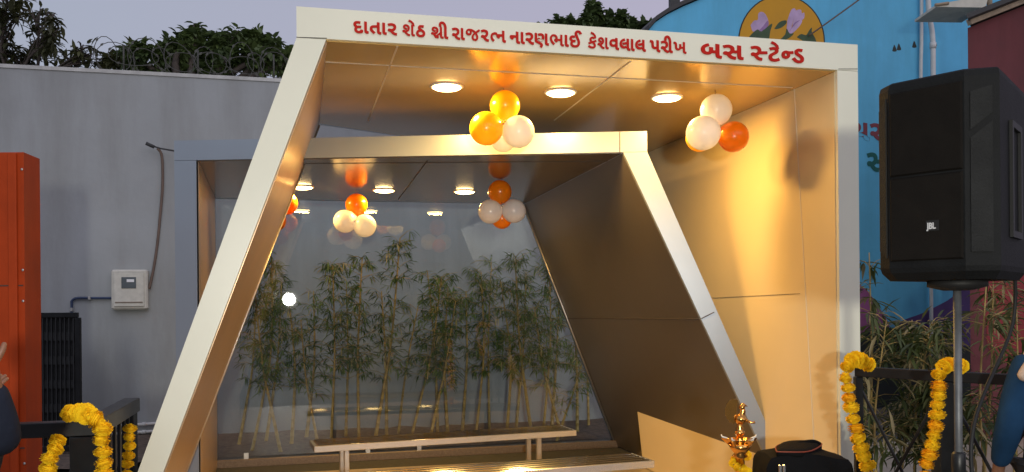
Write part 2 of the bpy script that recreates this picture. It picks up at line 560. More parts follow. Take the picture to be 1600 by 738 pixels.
# ---------------------------------------------------------------- the shelter: one thing, two interlocking frames
mid = (F0 + F1) / 2
shelter = thing('bus_shelter', (mid.x, mid.y, 0), 'bus shelter of two interlocking slanted portal frames with red lettering on its cream fascia', 'bus shelter')
def off(ps, d):
    return [p + d for p in ps]
def grid_quad(mb, a, b, c, d, n=10):           # bilinear sheet a-b-c-d
    vs_ = []
    for i in range(n + 1):
        for j in range(n + 1):
            u, v = i / n, j / n
            vs_.append(lerp(lerp(a, b, u), lerp(d, c, u), v))
    fs = [(i * (n + 1) + j, (i + 1) * (n + 1) + j, (i + 1) * (n + 1) + j + 1, i * (n + 1) + j + 1) for i in range(n) for j in range(n)]
    mb.add(vs_, fs, True)
def sheet(mb, a, b, c, d, t, n=8):             # a thin panel with both skins and rims
    grid_quad(mb, a, b, c, d, n)
    grid_quad(mb, *(p + t for p in (a, b, c, d)), n)
    q, r = [a, b, c, d], [p + t for p in (a, b, c, d)]
    for i in range(4):
        mb.add([q[i], q[(i + 1) % 4], r[(i + 1) % 4], r[i]], [(0, 1, 2, 3)])

# front frame shell: fascia + roof, slanted left wall, upright right wall
tR = RO[0] - RI[0]
tL = LO[0] - LI[0]
up_ = V(0, 0, ZT - ZS)
RRx = RR + tR
RLx = RL + tL
m = MB()
lo4 = [LO[0], RO[0], RRx, RLx]
m.hexa(lo4, off(lo4, up_))
m.build('roof_fascia', M['cream'], shelter)
eps = V(0, 0, -0.003)
m = MB()
m.hexa([LI[1], LO[1], RLb_ + (LO[1] - LI[1]), RLb_], off([LI[0], LO[0], RL + tL, RL], eps))
m.build('slanted_wall', M['cream'], shelter)
m = MB()
m.hexa([RI[1], RO[1], RRb_ + tR, RRb_], off([RI[0], RO[0], RR + tR, RR], eps))
m.build('upright_wall', M['cream'], shelter)

# linings inside the front frame, set 4 mm behind the front edge
fb = nF * 0.03
cd = V(0, 0, -0.006)
m = MB()
sheet(m, LI[0] + fb + cd, RI[0] + fb + cd, RR + cd, RL + cd, V(0, 0, 0.005), 6)
m.build('ceiling_lining', M['gold_ceiling'], shelter)
rin = -nR * 0.006 if nR.dot(uF) > 0 else nR * 0.006
if rin.dot(uF) > 0: rin = -rin
m = MB()
rz = V(0, 0, -0.008)
sheet(m, RI[0] + fb + rin + rz, RI[1] + fb + rin, RRb_ + rin, RR + rin + rz, -rin * 0.8, 6)
m.build('wall_lining', M['gold_wall'], shelter)
nl = nL if nL.dot(uF) > 0 else -nL
m = MB()
sheet(m, LI[0] + fb + nl * .006 + rz, LI[1] + fb + nl * .006, RLb_ + nl * .006, RL + nl * .006 + rz, -nl * .005, 6)
m.build('slanted_lining', M['reveal'], shelter)
m = MB()                                       # bright edge trim where the tan lining meets the rear opening
m.tube([RL + nl * .008 + V(0, 0, -.02), RLb_ + nl * .008], 0.008, 6)
m.build('edge_trim', M['steel_dull'], shelter)

# panel joints
def strip(mb, p, q, w, nrm, h=0.003):
    d = (q - p).normalized()
    s = d.cross(nrm).normalized() * (w / 2)
    a = [p - s, p + s, q + s, q - s]
    mb.hexa(a, off(a, nrm * h))
zc = ZS - 0.0065
m = MB()
for (a, b) in (((507, 97), (1238, 137)), ((621, 72), (575, 190)), ((985, 96), (866, 188))):
    strip(m, on_z(*a, zc), on_z(*b, zc), 0.012, V(0, 0, -1))
for t in (0.0,):
    pass
m.build('ceiling_joint', M['seam_light'], shelter)
pw = RI[0] + rin * 1.05
m = MB()
strip(m, on_plane(1241, 139, pw, nR), on_plane(1273, 712, pw, nR), 0.008, rin.normalized())
m.build('wall_joint', M['seam_light'], shelter)
m = MB()
strip(m, on_plane(1113, 466, pw, nR), on_plane(1250, 459, pw, nR), 0.003, rin.normalized())
m.build('wall_joint', M['cable'], shelter)
m = MB()                                       # open joints of the cladding on the front faces
strip(m, onF(463, 58.5) - nF * .001, onF(511, 60) - nF * .001, 0.004, -nF, 0.001)
m.build('cladding_joint', M['seam_dark'], shelter)
m = MB()
strip(m, onF(1310, 108) - nF * .001, onF(1340, 108) - nF * .001, 0.004, -nF, 0.001)
m.build('cladding_joint', M['seam_dark'], shelter)

# rear frame shell
upB = V(0, 0, ZB - ZSB)
tBL = BLO[0] - BLI[0]
tBR = BRO[0] - BRI[0]
bx = nG * 0.15
m = MB()
lo4 = [BLO[0], BRO[0], GR + tBR + bx, GL + tBL + bx]
m.hexa(lo4, off(lo4, upB))
m.build('roof_fascia', M['silver'], shelter)
m = MB()
m.hexa([BLI[1], BLO[1], GLb + tBL + bx, GLb + bx], off([BLI[0], BLO[0], GL + tBL + bx, GL + bx], eps))
m.build('upright_wall', M['silver'], shelter)
m = MB()
ii = [BRI[0] + eps, BRI[1], GRb + bx, GR + bx + eps]
oo = [BRO[0] + eps, BRO[1], GRb + (BRO[1] - BRI[1]) + bx, GR + tBR + bx + eps]
grid_quad(m, *ii, 12)
grid_quad(m, *oo, 12)
for k in range(4):
    m.add([ii[k], ii[(k + 1) % 4], oo[(k + 1) % 4], oo[k]], [(0, 1, 2, 3)])
m.build('slanted_wall', M['silver'], shelter)
fb = nB * 0.03
m = MB()
sheet(m, BLI[0] + fb + cd, BRI[0] + fb + cd, GR + cd, GL + cd, V(0, 0, 0.005), 6)
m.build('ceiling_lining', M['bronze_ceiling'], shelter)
nb = (BRI[1] - BRI[0]).cross(GR - BRI[0]).normalized()
if nb.x > 0: nb = -nb
m = MB()
sheet(m, BRI[0] + fb + nb * .008 + rz, BRI[1] + fb + nb * .008, GRb + nb * .008, GR + nb * .008 + rz, -nb * .006, 12)
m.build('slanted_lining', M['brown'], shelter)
m = MB()
lx = V(0.007, 0, 0)
sheet(m, BLI[0] + fb + lx + rz, BLI[1] + fb + lx, GLb + lx, GL + lx + rz, -lx * .8, 6)
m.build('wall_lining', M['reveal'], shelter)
m = MB()
zc2 = ZSB - 0.0065
strip(m, on_z(668, 251, zc2), on_z(622, 312, zc2), 0.008, V(0, 0, -1))
strip(m, on_z(455, 256, zc2), on_z(965, 252, zc2), 0.008, V(0, 0, -1))
m.build('ceiling_joint', M['seam_dark'], shelter)
m = MB()
za, zb_ = onB(1092, 498.5).z, on_plane(884, 498, GR, nG).z
def brown_pt(u, v):                            # the bilinear lining
    fb0 = lerp(BRI[0] + fb + nb * .008 + rz, BRI[1] + fb + nb * .008, v)
    return lerp(fb0, lerp(GR + nb * .008 + rz, GRb + nb * .008, v), u)
va, vb = (ZSB - za) / ZSB, (ZSB - zb_) / ZSB
jp = [brown_pt(i / 12, lerp(va, vb, i / 12)) + nb * .001 for i in range(13)]
for i in range(12):
    jp[i]
m.tube(jp, 0.006, 4)
m.build('wall_joint', M['seam_dark'], shelter)
m = MB()
strip(m, onB(1096, 498) - nB * .001, onB(1116, 488) - nB * .001, 0.008, -nB, 0.002)
m.build('cladding_joint', M['seam_dark'], shelter)
m = MB()
strip(m, onB(968.5, 206) - nB * .001, onB(968.5, 238) - nB * .001, 0.006, -nB, 0.002)
m.build('cladding_joint', M['seam_dark'], shelter)

# glass, its edge channels and sill
m = MB()
ga, gb_ = GL + V(.012, 0, -.01), GR + V(-.01, 0, -.01)
gi = V(0, 0, -0.012)
sillz = 0.09
gc = line_at_z(GR, GRb, sillz) + V(-.012, 0, 0)
gl_b = V(GL.x + .012, GL.y, sillz)
q = [gl_b, gc, gb_, ga]
m.hexa([q[0], q[1], q[1] + nG * .012, q[0] + nG * .012], [q[3], q[2], q[2] + nG * .012, q[3] + nG * .012])
m.build('glass_pane', M['glass'], shelter)
m = MB()
m.tube([GR + V(-.02, 0, -.02) - nG * .01, line_at_z(GR, GRb, sillz) + V(-.02, 0, 0) - nG * .01], 0.011, 6)
m.build('edge_trim', M['steel_dull'], shelter)
m = MB()
gm = gd
sl, sr = V(GLb.x, GLb.y, 0), line_at_z(GR, GRb, 0.02)
sr.z = 0
L_ = (sr - sl).length
m.box(lerp(sl, sr, .5) + V(0, 0, sillz / 2 - 0.002) + nG * 0.03, L_, .14, sillz, gd, nG, UP, bev=.006)
m.build('sill', M['granite'], shelter)
m = MB()
for px in (385, 575, 655):
    m = MB()
    p = on_plane(px, 735, GR, nG)
    p.z = sillz + 0.03
    m.box(p - nG * .014, .05, .02, .07, gd, nG, UP)
    m.build('glass_clamp', M['steel_dull'], shelter)

# recessed ceiling lamps
def downlight(px, py, z, nrm, power, col):
    p = on_z(px, py, z - .006)
    d = MB()
    d.lathe(p, [(0.125, 0.0), (0.125, -0.006), (0.118, -0.01), (0.105, -0.01), (0.105, -0.004)], 32)
    o = d.build('downlight', M['trim_white'], shelter)
    l = MB()
    l.lathe(p, [(0.104, -0.005), (0.104, -0.012), (0.09, -0.020), (0.06, -0.026), (0.02, -0.029), (0.0, -0.0295)], 32)
    l.build('lens', M['lens'], o)
    ld = bpy.data.lights.new('downlight_lamp', 'AREA')
    ld.shape = 'DISK'
    ld.size = 0.19
    ld.energy = power
    ld.color = col
    lo = bpy.data.objects.new('downlight_lamp', ld)
    COL.objects.link(lo)
    lo.parent = shelter
    lo.location = p + V(0, 0, -0.035) - ORIGIN[shelter.name]
WARM = (1.0, 0.57, 0.14)
for px, py, pw_ in ((698, 135, 52), (876, 144, 52), (1042, 152, 38)):
    downlight(px, py, ZS, None, pw_, WARM)
for px, py in ((472, 292), (600, 297), (726, 299)):
    downlight(px, py, ZSB, None, 22, WARM)

# ---------------------------------------------------------------- lettering
GLYPH = {
  'da': [[251,-7,210,3,174,19,143,42,119,70,101,102,91,137,89,201,112,266,142,301,92,342,56,393,47,423,46,482,64,528,79,549,125,582,156,594,252,603,343,589,329,518,244,529,175,519,153,506,137,490,128,471,127,430,145,393,183,358,211,342,274,357,383,353,369,281,286,285,241,275,203,254,177,221,168,176,172,142,183,114,202,92,227,76,260,66,361,71,359,110,373,134,399,146,433,146,459,131,473,90,462,50,430,20,384,1,328,-9]],
  'aa': [[188,4,135,26,104,63,93,98,90,148,90,603,170,593,170,152,173,112,193,83,257,73,249,0]],
  'ta': [[209,12,103,114,66,170,53,199,43,261,56,330,78,366,115,397,171,420,306,433,398,433,398,603,478,592,478,152,485,101,509,78,564,73,557,0,495,4,442,26,411,63,399,121,398,148,398,360,211,355,156,331,139,312,128,289,125,261,129,227,141,195,181,142,262,68]],
  'ra': [[370,3,332,12,264,48,208,99,139,189,70,194,39,213,29,249,37,277,58,295,116,298,156,282,170,271,241,299,278,328,304,367,313,417,309,451,298,479,279,502,254,517,224,527,155,528,88,513,55,499,29,568,135,599,191,603,235,600,309,577,340,557,364,530,382,499,392,461,396,418,385,350,372,320,332,269,279,229,217,203,265,145,329,95,397,76,436,75,427,0]],
  'sha': [[600,4,547,26,516,63,505,98,502,148,502,603,583,592,583,152,595,92,613,78,669,73,661,0],[352,3,319,12,260,46,184,123,141,183,74,189,42,209,31,244,39,270,60,288,118,291,146,283,176,263,217,277,251,295,278,318,298,346,310,379,312,444,299,485,275,512,228,530,190,529,172,524,151,504,145,471,160,440,205,413,258,399,232,332,159,356,108,389,84,415,71,447,66,484,73,523,95,558,131,585,183,600,244,600,302,582,350,545,370,519,384,489,393,453,396,413,386,346,355,289,309,243,251,209,219,197,281,125,331,89,363,79,411,75,402,0]],
  'e': [[-173,641,-216,757,-254,805,-282,819,-339,822,-366,815,-390,884,-309,896,-251,887,-200,859,-157,801,-114,690,-102,641]],
  'ttha': [[265,-10,213,-7,168,3,130,20,99,43,75,70,58,102,47,137,44,175,47,207,70,266,116,314,184,349,225,360,170,412,156,433,145,483,149,515,163,543,185,568,234,594,358,601,414,591,399,520,279,529,244,517,227,495,227,465,247,436,397,332,446,284,463,259,483,199,481,128,471,94,453,65,428,39,396,17,359,2,315,-7],[126,173,130,141,142,114,162,92,189,76,222,66,263,63,333,74,363,87,385,107,399,133,401,195,381,242,337,284,299,306,239,299,187,279,149,246,136,224]],
  'ii': [[174,8,137,24,110,51,96,84,90,148,90,611,70,700,41,768,16,799,-11,818,-41,824,-60,822,-92,802,-110,759,-107,668,-184,668,-191,739,-189,774,-169,832,-151,855,-121,878,-84,891,-41,896,-2,892,33,878,64,857,103,811,134,753,164,650,170,614,170,152,177,102,202,78,257,73,249,0]],
  'ja': [[549,-10,475,1,422,32,390,78,374,132,374,196,393,262,431,324,487,385,523,416,434,484,366,513,330,523,353,464,354,403,341,354,311,311,262,280,191,270,155,273,124,282,97,296,56,341,43,368,33,430,44,489,75,541,127,580,160,593,240,603,338,594,428,567,508,522,581,461,724,565,782,604,827,539,690,449,630,407,697,294,715,233,721,169,718,129,709,94,695,63,675,37,649,16,620,2,586,-7],[115,403,123,381,151,353,170,345,219,346,241,354,257,367,274,407,268,487,245,533,195,530,164,519,141,502,125,479,116,455],[456,133,476,89,494,75,517,66,547,63,595,74,614,89,628,109,636,136,637,206,622,274,571,363,515,313,470,245,455,181]],
  'na': [[124,216,72,251,32,308,24,348,30,375,49,394,84,400,372,400,372,603,452,592,452,152,459,101,472,84,538,73,530,0,455,8,418,24,383,66,372,148,372,328,191,328,189,253,177,228,154,216]],
  'nna': [[425,-142,360,-97,385,-57,386,-18,369,12,302,52,131,132,107,152,82,203,75,276,75,603,155,592,155,291,159,228,179,195,207,177,388,92,444,49,460,26,469,0,470,-52,436,-127],[367,213,303,236,243,280,217,310,277,355,330,303,372,284,417,285,436,293,452,307,465,329,475,404,472,445,464,478,450,502,430,519,407,529,380,532,314,522,284,509,259,574,324,597,385,603,421,600,482,575,508,553,528,524,543,490,552,450,553,366,541,305,518,262,488,234,416,211],[744,4,691,26,660,63,648,121,647,148,647,603,727,592,727,152,734,101,758,78,813,73,806,0]],
  'bha': [[234,48,159,121,99,199,59,285,45,384,48,426,57,464,72,499,116,555,146,576,179,591,215,600,283,602,332,591,372,570,407,536,434,488,447,420,449,365,634,365,634,602,714,592,714,152,717,112,737,83,801,73,793,0,732,4,679,26,648,63,637,98,634,293,449,293,443,227,425,207,403,201,368,210,319,251,291,306,290,334,302,353,327,364,369,365,362,445,341,494,307,521,255,530,226,528,181,509,149,474,127,406,128,343,148,274,184,212,290,102]],
  'I': [[244,-4,188,15,157,33,132,55,99,110,88,176,91,212,101,246,117,275,139,302,91,343,56,394,47,426,46,486,63,532,96,569,119,584,176,601,304,592,290,520,219,529,167,520,149,509,128,476,127,434,144,395,180,360,207,344,267,357,338,357,329,285,266,283,235,274,208,260,186,239,172,212,168,177,172,143,184,115,205,93,233,76,269,66,314,63,358,66,397,75,430,89,458,110,480,135,496,164,505,198,505,290,478,389,393,564,345,690,341,739,346,781,360,818,384,851,407,870,435,885,505,896,568,887,594,877,636,846,680,784,691,761,617,734,575,797,555,813,532,822,486,823,450,806,435,789,427,766,426,706,486,553,566,377,589,273,584,174,564,116,529,64,477,25,444,9,361,-8]],
  'ka': [[65,211,38,282,180,333,139,370,112,411,103,461,108,500,124,535,151,564,176,581,239,601,394,589,379,517,286,529,230,520,210,509,196,494,185,454,193,423,216,392,259,361,464,438,496,368,331,311,398,261,422,235,439,206,450,175,451,118,435,70,399,29,342,0,259,-10,186,-4,122,15,50,51,18,73,63,135,127,94,190,71,254,63,321,72,343,84,359,100,368,120,367,171,342,213,251,282]],
  'va': [[202,164,164,173,130,189,100,211,76,237,58,269,48,305,44,345,47,385,57,420,73,451,94,477,120,499,185,529,223,537,359,528,346,458,266,466,225,463,190,452,162,435,141,411,129,382,125,346,129,311,140,282,159,261,183,245,211,236,277,235,333,251,403,299,403,603,483,592,483,152,490,101,514,78,569,73,562,0,500,4,447,26,416,63,404,121,403,207,337,175,280,163]],
  'la': [[228,109,183,121,143,140,108,167,80,201,60,241,48,286,44,337,48,386,61,430,81,471,111,507,147,539,191,566,241,587,299,603,319,528,237,502,176,463,154,437,139,407,129,372,126,333,137,265,150,238,169,217,200,196,236,183,333,184,380,199,411,132,328,108],[244,304,226,377,477,428,477,603,557,592,557,152,564,101,577,84,643,73,635,0,560,8,523,24,488,66,477,148,477,352]],
  'pa': [[216,166,157,192,115,241,99,286,93,350,90,480,73,508,6,519,14,592,97,583,142,555,166,513,173,443,177,306,202,253,219,242,242,235,295,235,359,260,393,286,393,603,473,592,473,152,480,101,504,78,560,73,552,0,491,4,437,26,406,63,394,121,393,199,314,166,290,162]],
  'kha': [[261,161,191,171,163,185,125,221,104,261,94,315,90,480,73,508,6,519,14,592,97,583,142,555,166,513,173,443,176,306,191,263,217,242,275,234,319,250,344,290,349,351,349,481,429,471,429,362,454,340,503,335,546,352,571,374,571,603,651,592,651,152,664,92,682,78,738,73,730,0,669,4,616,26,585,63,574,98,571,285,519,265,443,268,423,278,410,245,391,217,366,193,335,175,300,165]],
  'ba': [[233,151,165,162,109,194,69,246,55,278,44,354,48,399,58,439,76,476,100,510,131,539,210,586,259,603,282,531,208,498,180,479,160,457,141,425,130,390,128,323,142,277,167,246,217,224,267,227,293,239,322,270,335,317,337,447,417,437,417,329,452,303,507,304,548,327,560,339,560,603,640,592,640,152,647,101,660,84,726,73,718,0,643,8,606,24,571,66,560,148,560,252,508,231,437,233,402,250,387,222,367,198,342,178,311,163,275,154]],
  'sa': [[371,3,332,12,264,48,208,99,139,189,70,194,39,214,29,249,37,277,58,295,115,298,154,283,168,273,233,301,268,330,292,368,300,416,296,450,286,479,268,501,244,517,216,527,140,527,55,499,29,568,133,599,186,603,228,600,299,577,328,557,351,530,368,499,378,461,375,366,432,357,506,368,537,383,537,603,617,592,617,152,624,101,637,84,703,73,695,0,620,8,583,24,548,66,537,148,537,306,475,288,404,288,347,302,311,260,267,227,216,204,286,125,329,95,396,76,436,75,427,0]],
  'tta': [[204,-7,164,2,129,16,100,37,76,62,59,92,49,125,46,162,57,224,70,251,113,297,275,397,311,428,320,446,323,467,320,488,312,504,299,516,261,528,173,524,113,504,88,572,184,599,278,601,340,582,363,566,385,538,399,506,401,443,386,399,341,349,188,255,143,209,129,154,133,129,143,107,161,89,185,74,251,63,311,69,390,100,417,115,454,44,361,4,290,-8]],
  'dda': [[264,-10,181,1,114,34,57,84,9,145,79,188,147,106,198,75,229,66,291,65,316,73,337,86,353,103,362,124,364,169,345,216,296,261,179,339,140,378,124,405,115,434,112,466,117,503,132,536,158,564,183,581,247,601,391,591,376,521,285,530,235,522,217,513,203,499,193,464,197,438,222,406,367,308,414,263,434,231,446,194,450,153,447,118,438,87,423,59,403,35,376,15,344,1]],
  'ya': [[230,164,160,187,103,233,60,296,43,333,112,361,139,378,158,399,170,423,174,452,163,494,150,510,109,529,32,526,14,594,88,603,125,601,185,581,210,564,235,534,250,497,255,453,252,419,242,388,226,361,178,317,147,299,174,266,216,242,269,233,332,242,402,281,419,298,419,603,499,593,499,152,502,112,522,83,586,73,578,0,517,4,464,26,433,63,422,98,419,208,357,174,303,162]],
}

def glyph_strokes(key):                        # half letters that join the next one
    return {
     'ta_half': [[(.40, .43), (.25, .45), (.12, .38), (.08, .26), (.12, .13), (.22, .03)]],
     'na_half': [[(.07, .30), (.10, .40), (.20, .44), (.29, .38), (.29, .25), (.20, .19), (.10, .22), (.07, .30)], [(.22, .43), (.34, .42), (.50, .44)]],
     'sa_bar': [[(.0, .33), (.30, .35)]],
     'ra_tail': [[(.60, .42), (.46, .26), (.28, .06)], [(.02, .33), (.30, .33), (.58, .45)]],
    }[key]
WORDS = [  # px start, px end, cap height, baseline y at start and end, letters (glyph, advance)
 (553, 619.5, 51.0, 55.5, 17.0, ['da', 'aa', 'ta', 'aa', 'ra']),
 (629, 663.5, 55.5, 58.5, 17.0, ['sha', 'e', 'ttha']),
 (673, 699.5, 59.5, 61.0, 17.0, ['sra', 'ii']),
 (707, 789.5, 61.5, 66.8, 17.0, ['ra', 'aa', 'ja', 'ra', 'ta_half', 'na']),
 (797, 908, 68.0, 74.0, 17.0, ['na', 'aa', 'ra', 'nna', 'bha', 'aa', 'I']),
 (919, 1008, 75.5, 80.5, 17.0, ['ka', 'e', 'sha', 'va', 'la', 'aa', 'la']),
 (1016, 1071.5, 81.0, 84.0, 17.0, ['pa', 'ra', 'ii', 'kha']),
 (1096, 1160, 90.5, 92.5, 20.5, ['ba', 'sa']),
 (1174, 1254.5, 94.0, 98.0, 20.5, ['ra', 'sa_bar', 'tta', 'e', 'na_half', 'dda']),
]
def ribbon(pts, w):                            # outline of a brush stroke
    pts = [Vector((x, y)) for x, y in pts]
    l, r = [], []
    for i, p in enumerate(pts):
        d = (pts[min(i + 1, len(pts) - 1)] - pts[max(i - 1, 0)]).normalized()
        n = Vector((-d.y, d.x)) * (w / 2)
        l.append(p + n)
        r.append(p - n)
    return [[tuple(p) for p in l + r[::-1]]]
def compose(letters, bold):
    x, items = 0.0, []
    last = (0, 0)
    for k in letters:
        if k == 'e':                           # vowel sign above the letter before it
            items.append(([[(a + last[1] - 0.02, b - 0.02) for a, b in ribbon([(-.30, .86), (-.16, .80), (-.06, .70), (-.035, .56)], .11)[0]]], True))
            continue
        if k in ('ta_half', 'na_half', 'sa_bar'):
            st = glyph_strokes(k)
            if k == 'sa_bar': x -= 0.16
            for s_ in st:
                s2 = curve2(s_) if len(s_) > 3 else s_
                items.append(([[(a + x, b) for a, b in rb] for rb in ribbon(s2, .125)], True))
            w = max(a for s_ in st for a, b in s_)
            last = (x, x + w)
            x += w + (-0.02 if k != 'sa_bar' else 0.08)
            continue
        key = 'sha' if k == 'sra' else k
        pls = [[(p[i] / 1000, p[i + 1] / 1000) for i in range(0, len(p), 2)] for p in GLYPH[key]]
        x0 = min(a for p in pls for a, b in p)
        if k == 'ii':
            x0 = 0.09
            x -= 0.03
        if k == 'sra':
            x0 = 0.0
        x1 = max(a for p in pls for a, b in p)
        items.append(([[(a - x0 + x, b) for a, b in p] for p in pls], 0.017 if key in ('sha', 'ka', 'kha', 'ja', 'bha') else False))
        if k == 'sra':
            items.append(([[(a + x, b) for a, b in rb] for rb in ribbon([(.58, .34), (.44, .22), (.22, .02)], .10)], True))
        last = (x, x + x1 - x0)
        x += x1 - x0 + 0.10
    return items, x - 0.10
def curve2(ps):
    return [(p.x, p.y) for p in curve_pts([V(a, b, 0) for a, b in ps], 5)]
def letters_mesh(items, to_world, bold, depth):
    """flat outlines -> thick letters; every item gets its own height so no two faces share a plane"""
    mb = MB()
    for i, (pls, stroke) in enumerate(items):
        cu = bpy.data.curves.new('outline', 'CURVE')
        cu.dimensions = '2D'
        cu.fill_mode = 'BOTH'
        cu.offset = 0.0 if stroke is True else (stroke or bold)
        for pl in pls:
            sp = cu.splines.new('POLY')
            sp.points.add(len(pl) - 1)
            for q, (a, b) in zip(sp.points, pl): q.co = (a, b, 0, 1)
            sp.use_cyclic_u = True
        cu.extrude = 0.5
        o = bpy.data.objects.new('outline', cu)
        me = bpy.data.meshes.new_from_object(o)
        h = depth * (1 + 0.04 * (i % 5))
        mb.add([to_world(v.co.x, v.co.y, (v.co.z + 0.5) * h) for v in me.vertices], [tuple(p.vertices) for p in me.polygons])
        bpy.data.meshes.remove(me)
        bpy.data.objects.remove(o)
        bpy.data.curves.remove(cu)
    return mb
for (xa, xb, ya, yb, cap, letters) in WORDS:
    A_, B_ = onF(xa, ya), onF(xb, yb)
    bz = (A_.z + B_.z) / 2
    sc_z = cap / FPX * (A_.y + B_.y) / 2 / 0.60
    items, w = compose(letters, 0.03)
    span = (V(B_.x, B_.y, 0) - V(A_.x, A_.y, 0)).length
    sc_x = span / w
    lm = letters_mesh(items, lambda x, y, h, A_=A_, bz=bz, sx=sc_x, sz=sc_z: V(A_.x, A_.y, bz) + uF * (x * sx) + UP * (y * sz) - nF * (0.0015 + h), 0.028, 0.007)
    lm.build('lettering', M['red_letter'], shelter)
# ================================================================ boundary wall, planting bed, paving
W0 = at(0, 100, 11.2)
uW = V(1, 0.21, 0).normalized()
nW = V(-uW.y, uW.x, 0)
def onW(px, py, o=0.0):
    return on_plane(px, py, W0 + nW * o, nW)
wl = W0 - uW * 14
wl.z = W0.z
wr = onW(990, 148)
zl, zr = W0.z, onW(433, 123).z
sl_ = (zr - zl) / (onW(433, 123) - W0).length
def wtop(p):
    return zl + sl_ * (p - W0).dot(uW)
wall_t = thing('boundary_wall', (W0.x, W0.y, 0), 'tall plain grey plastered boundary wall behind the bus shelter', 'wall')
a, b = V(wl.x, wl.y, 0), V(wr.x, wr.y, 0)
m = MB()
m.hexa([a, b, b + nW * .25, a + nW * .25], [V(p.x, p.y, wtop(p) - .05) for p in (a, b, b + nW * .25, a + nW * .25)])
m.build('masonry', M['grey_wall'], wall_t)
m = MB()
a2, b2 = a - nW * .015, b - nW * .015
m.hexa([V(p.x, p.y, wtop(p) - .049) for p in (a2, b2, b2 + nW * .28, a2 + nW * .28)], [V(p.x, p.y, wtop(p)) for p in (a2, b2, b2 + nW * .28, a2 + nW * .28)])
m.build('coping', M['coping'], wall_t)

# coiled razor wire along the top of the wall
rw = thing('razor_wire', tuple(onW(200, 108)), 'looping coil of razor wire along the top of the grey wall', 'razor wire')
pts = []
ra_, rb_ = onW(150, 104), onW(470, 122)
Lw = (rb_ - ra_).length
rnd = random.Random(3)
turns = 17
for i in range(turns * 16 + 1):
    t = i / (turns * 16)
    w = 2 * math.pi * t * turns
    rr = 0.20 + 0.08 * math.sin(t * 31) + 0.05 * math.sin(t * 57 + 1)
    c = lerp(ra_, rb_, t) + V(0, 0, 0.16)
    pts.append(c + nW * (0.12 + rr * 0.5 * math.cos(w)) + UP * (rr * math.sin(w)) + uW * (0.2 * math.cos(w) + .12 * math.sin(t * 40)))
m = MB()
m.tube(pts, 0.0055, 5)
for i in range(6, len(pts) - 1, 4):
    d = (pts[i + 1] - pts[i]).normalized()
    s = d.cross(nW).normalized()
    m.add([pts[i] - d * .035, pts[i] + s * .018, pts[i] + d * .035, pts[i] - s * .018, pts[i] + nW * .004, pts[i] - nW * .004], [(0, 1, 4), (1, 2, 4), (2, 3, 4), (3, 0, 4), (1, 0, 5), (2, 1, 5), (3, 2, 5), (0, 3, 5)])
m.build('wire_coil', M['wire'], rw)
m = MB()
for t in (.12, .48, .86):
    p = lerp(ra_, rb_, t) + nW * .12
    m = MB()
    m.tube([p + V(0, 0, -.02), p + V(0, 0, .34)], .012, 6)
    m.build('stake', M['wire'], rw)

# paving under the shelter, soil bed behind the glass
pv = MB()
c0 = (F0 + F1) / 2
pa = V(F0.x, F0.y, 0) - uF * 6 - nF * 1.0
pb_ = pa + uF * 16
pd = pa + nF * 5.2
pc = pb_ + nF * 5.2
e = V(0, 0, 0.012)
pv.hexa([p + V(0, 0, .002) for p in (pa, pb_, pc, pd)], [p + e for p in (pa, pb_, pc, pd)])
tag(pv.build('pavement', M['floor']), kind='structure')
so = MB()
s0 = GLb + nG * .16 - gd * 4
n_i, n_j = 60, 12
vs_ = []
for i in range(n_i + 1):
    for j in range(n_j + 1):
        p = V(s0.x, s0.y, 0) + gd * (i * 14 / n_i) + nG * (j * 3.0 / n_j)
        vs_.append((p.x, p.y, 0.05 + 0.05 * noise.noise(p * 2.1) + 0.03 * noise.noise(p * 7)))
so.add(vs_, [(i * (n_j + 1) + j, (i + 1) * (n_j + 1) + j, (i + 1) * (n_j + 1) + j + 1, i * (n_j + 1) + j + 1) for i in range(n_i) for j in range(n_j)], True)
tag(so.build('soil', M['soil']), kind='structure')

# ================================================================ blue painted house with its mural
D0 = V(1.0, 13.3, 0)
def onD(px, py, o=0.0):
    return on_plane(px, py, D0 + nW * o, nW)
house = thing('painted_house', tuple(V(onD(1300, 400).x, onD(1300, 400).y, 0)), 'blue painted gabled house with a flower mural and Gujarati writing behind the shelter', 'house')
gp = [onD(1012, 49), onD(1024, 35), onD(1042, 23), onD(1066, 11), onD(1092, 0), onD(1180, -42), onD(1330, -95), onD(1480, -90), onD(1700, -30), onD(1760, 0)]
poly = [V(gp[-1].x, gp[-1].y, 0), V(D0.x, D0.y, 0) - uW * .6, V(D0.x, D0.y, gp[0].z - 1.6) - uW * .6, V(gp[0].x, gp[0].y, gp[0].z - 1.6)] + gp
n = len(poly)
m = MB()
m.add(poly + [p + nW * .3 for p in poly], [tuple(range(n))] + [tuple(range(2 * n - 1, n - 1, -1))] + [(i, (i + 1) % n, n + (i + 1) % n, n + i) for i in range(n)])
m.build('wall', M['blue'], house)
m = MB()
top = [p - nW * .06 + V(0, 0, .02) for p in gp]
for i in range(len(top) - 1):
    a, b = top[i], top[i + 1]
    m.hexa([a, b, b + nW * 4, a + nW * 4], [p + V(0, 0, .07) for p in (a, b, b + nW * 4, a + nW * 4)])
m.build('roof', M['roof_dark'], house)
m = MB()
p = onD(1069, 9)
m.box(p + nW * .4 + V(0, 0, .3), .16, .16, 1.0)
m.build('chimney', M['roof_dark'], house)

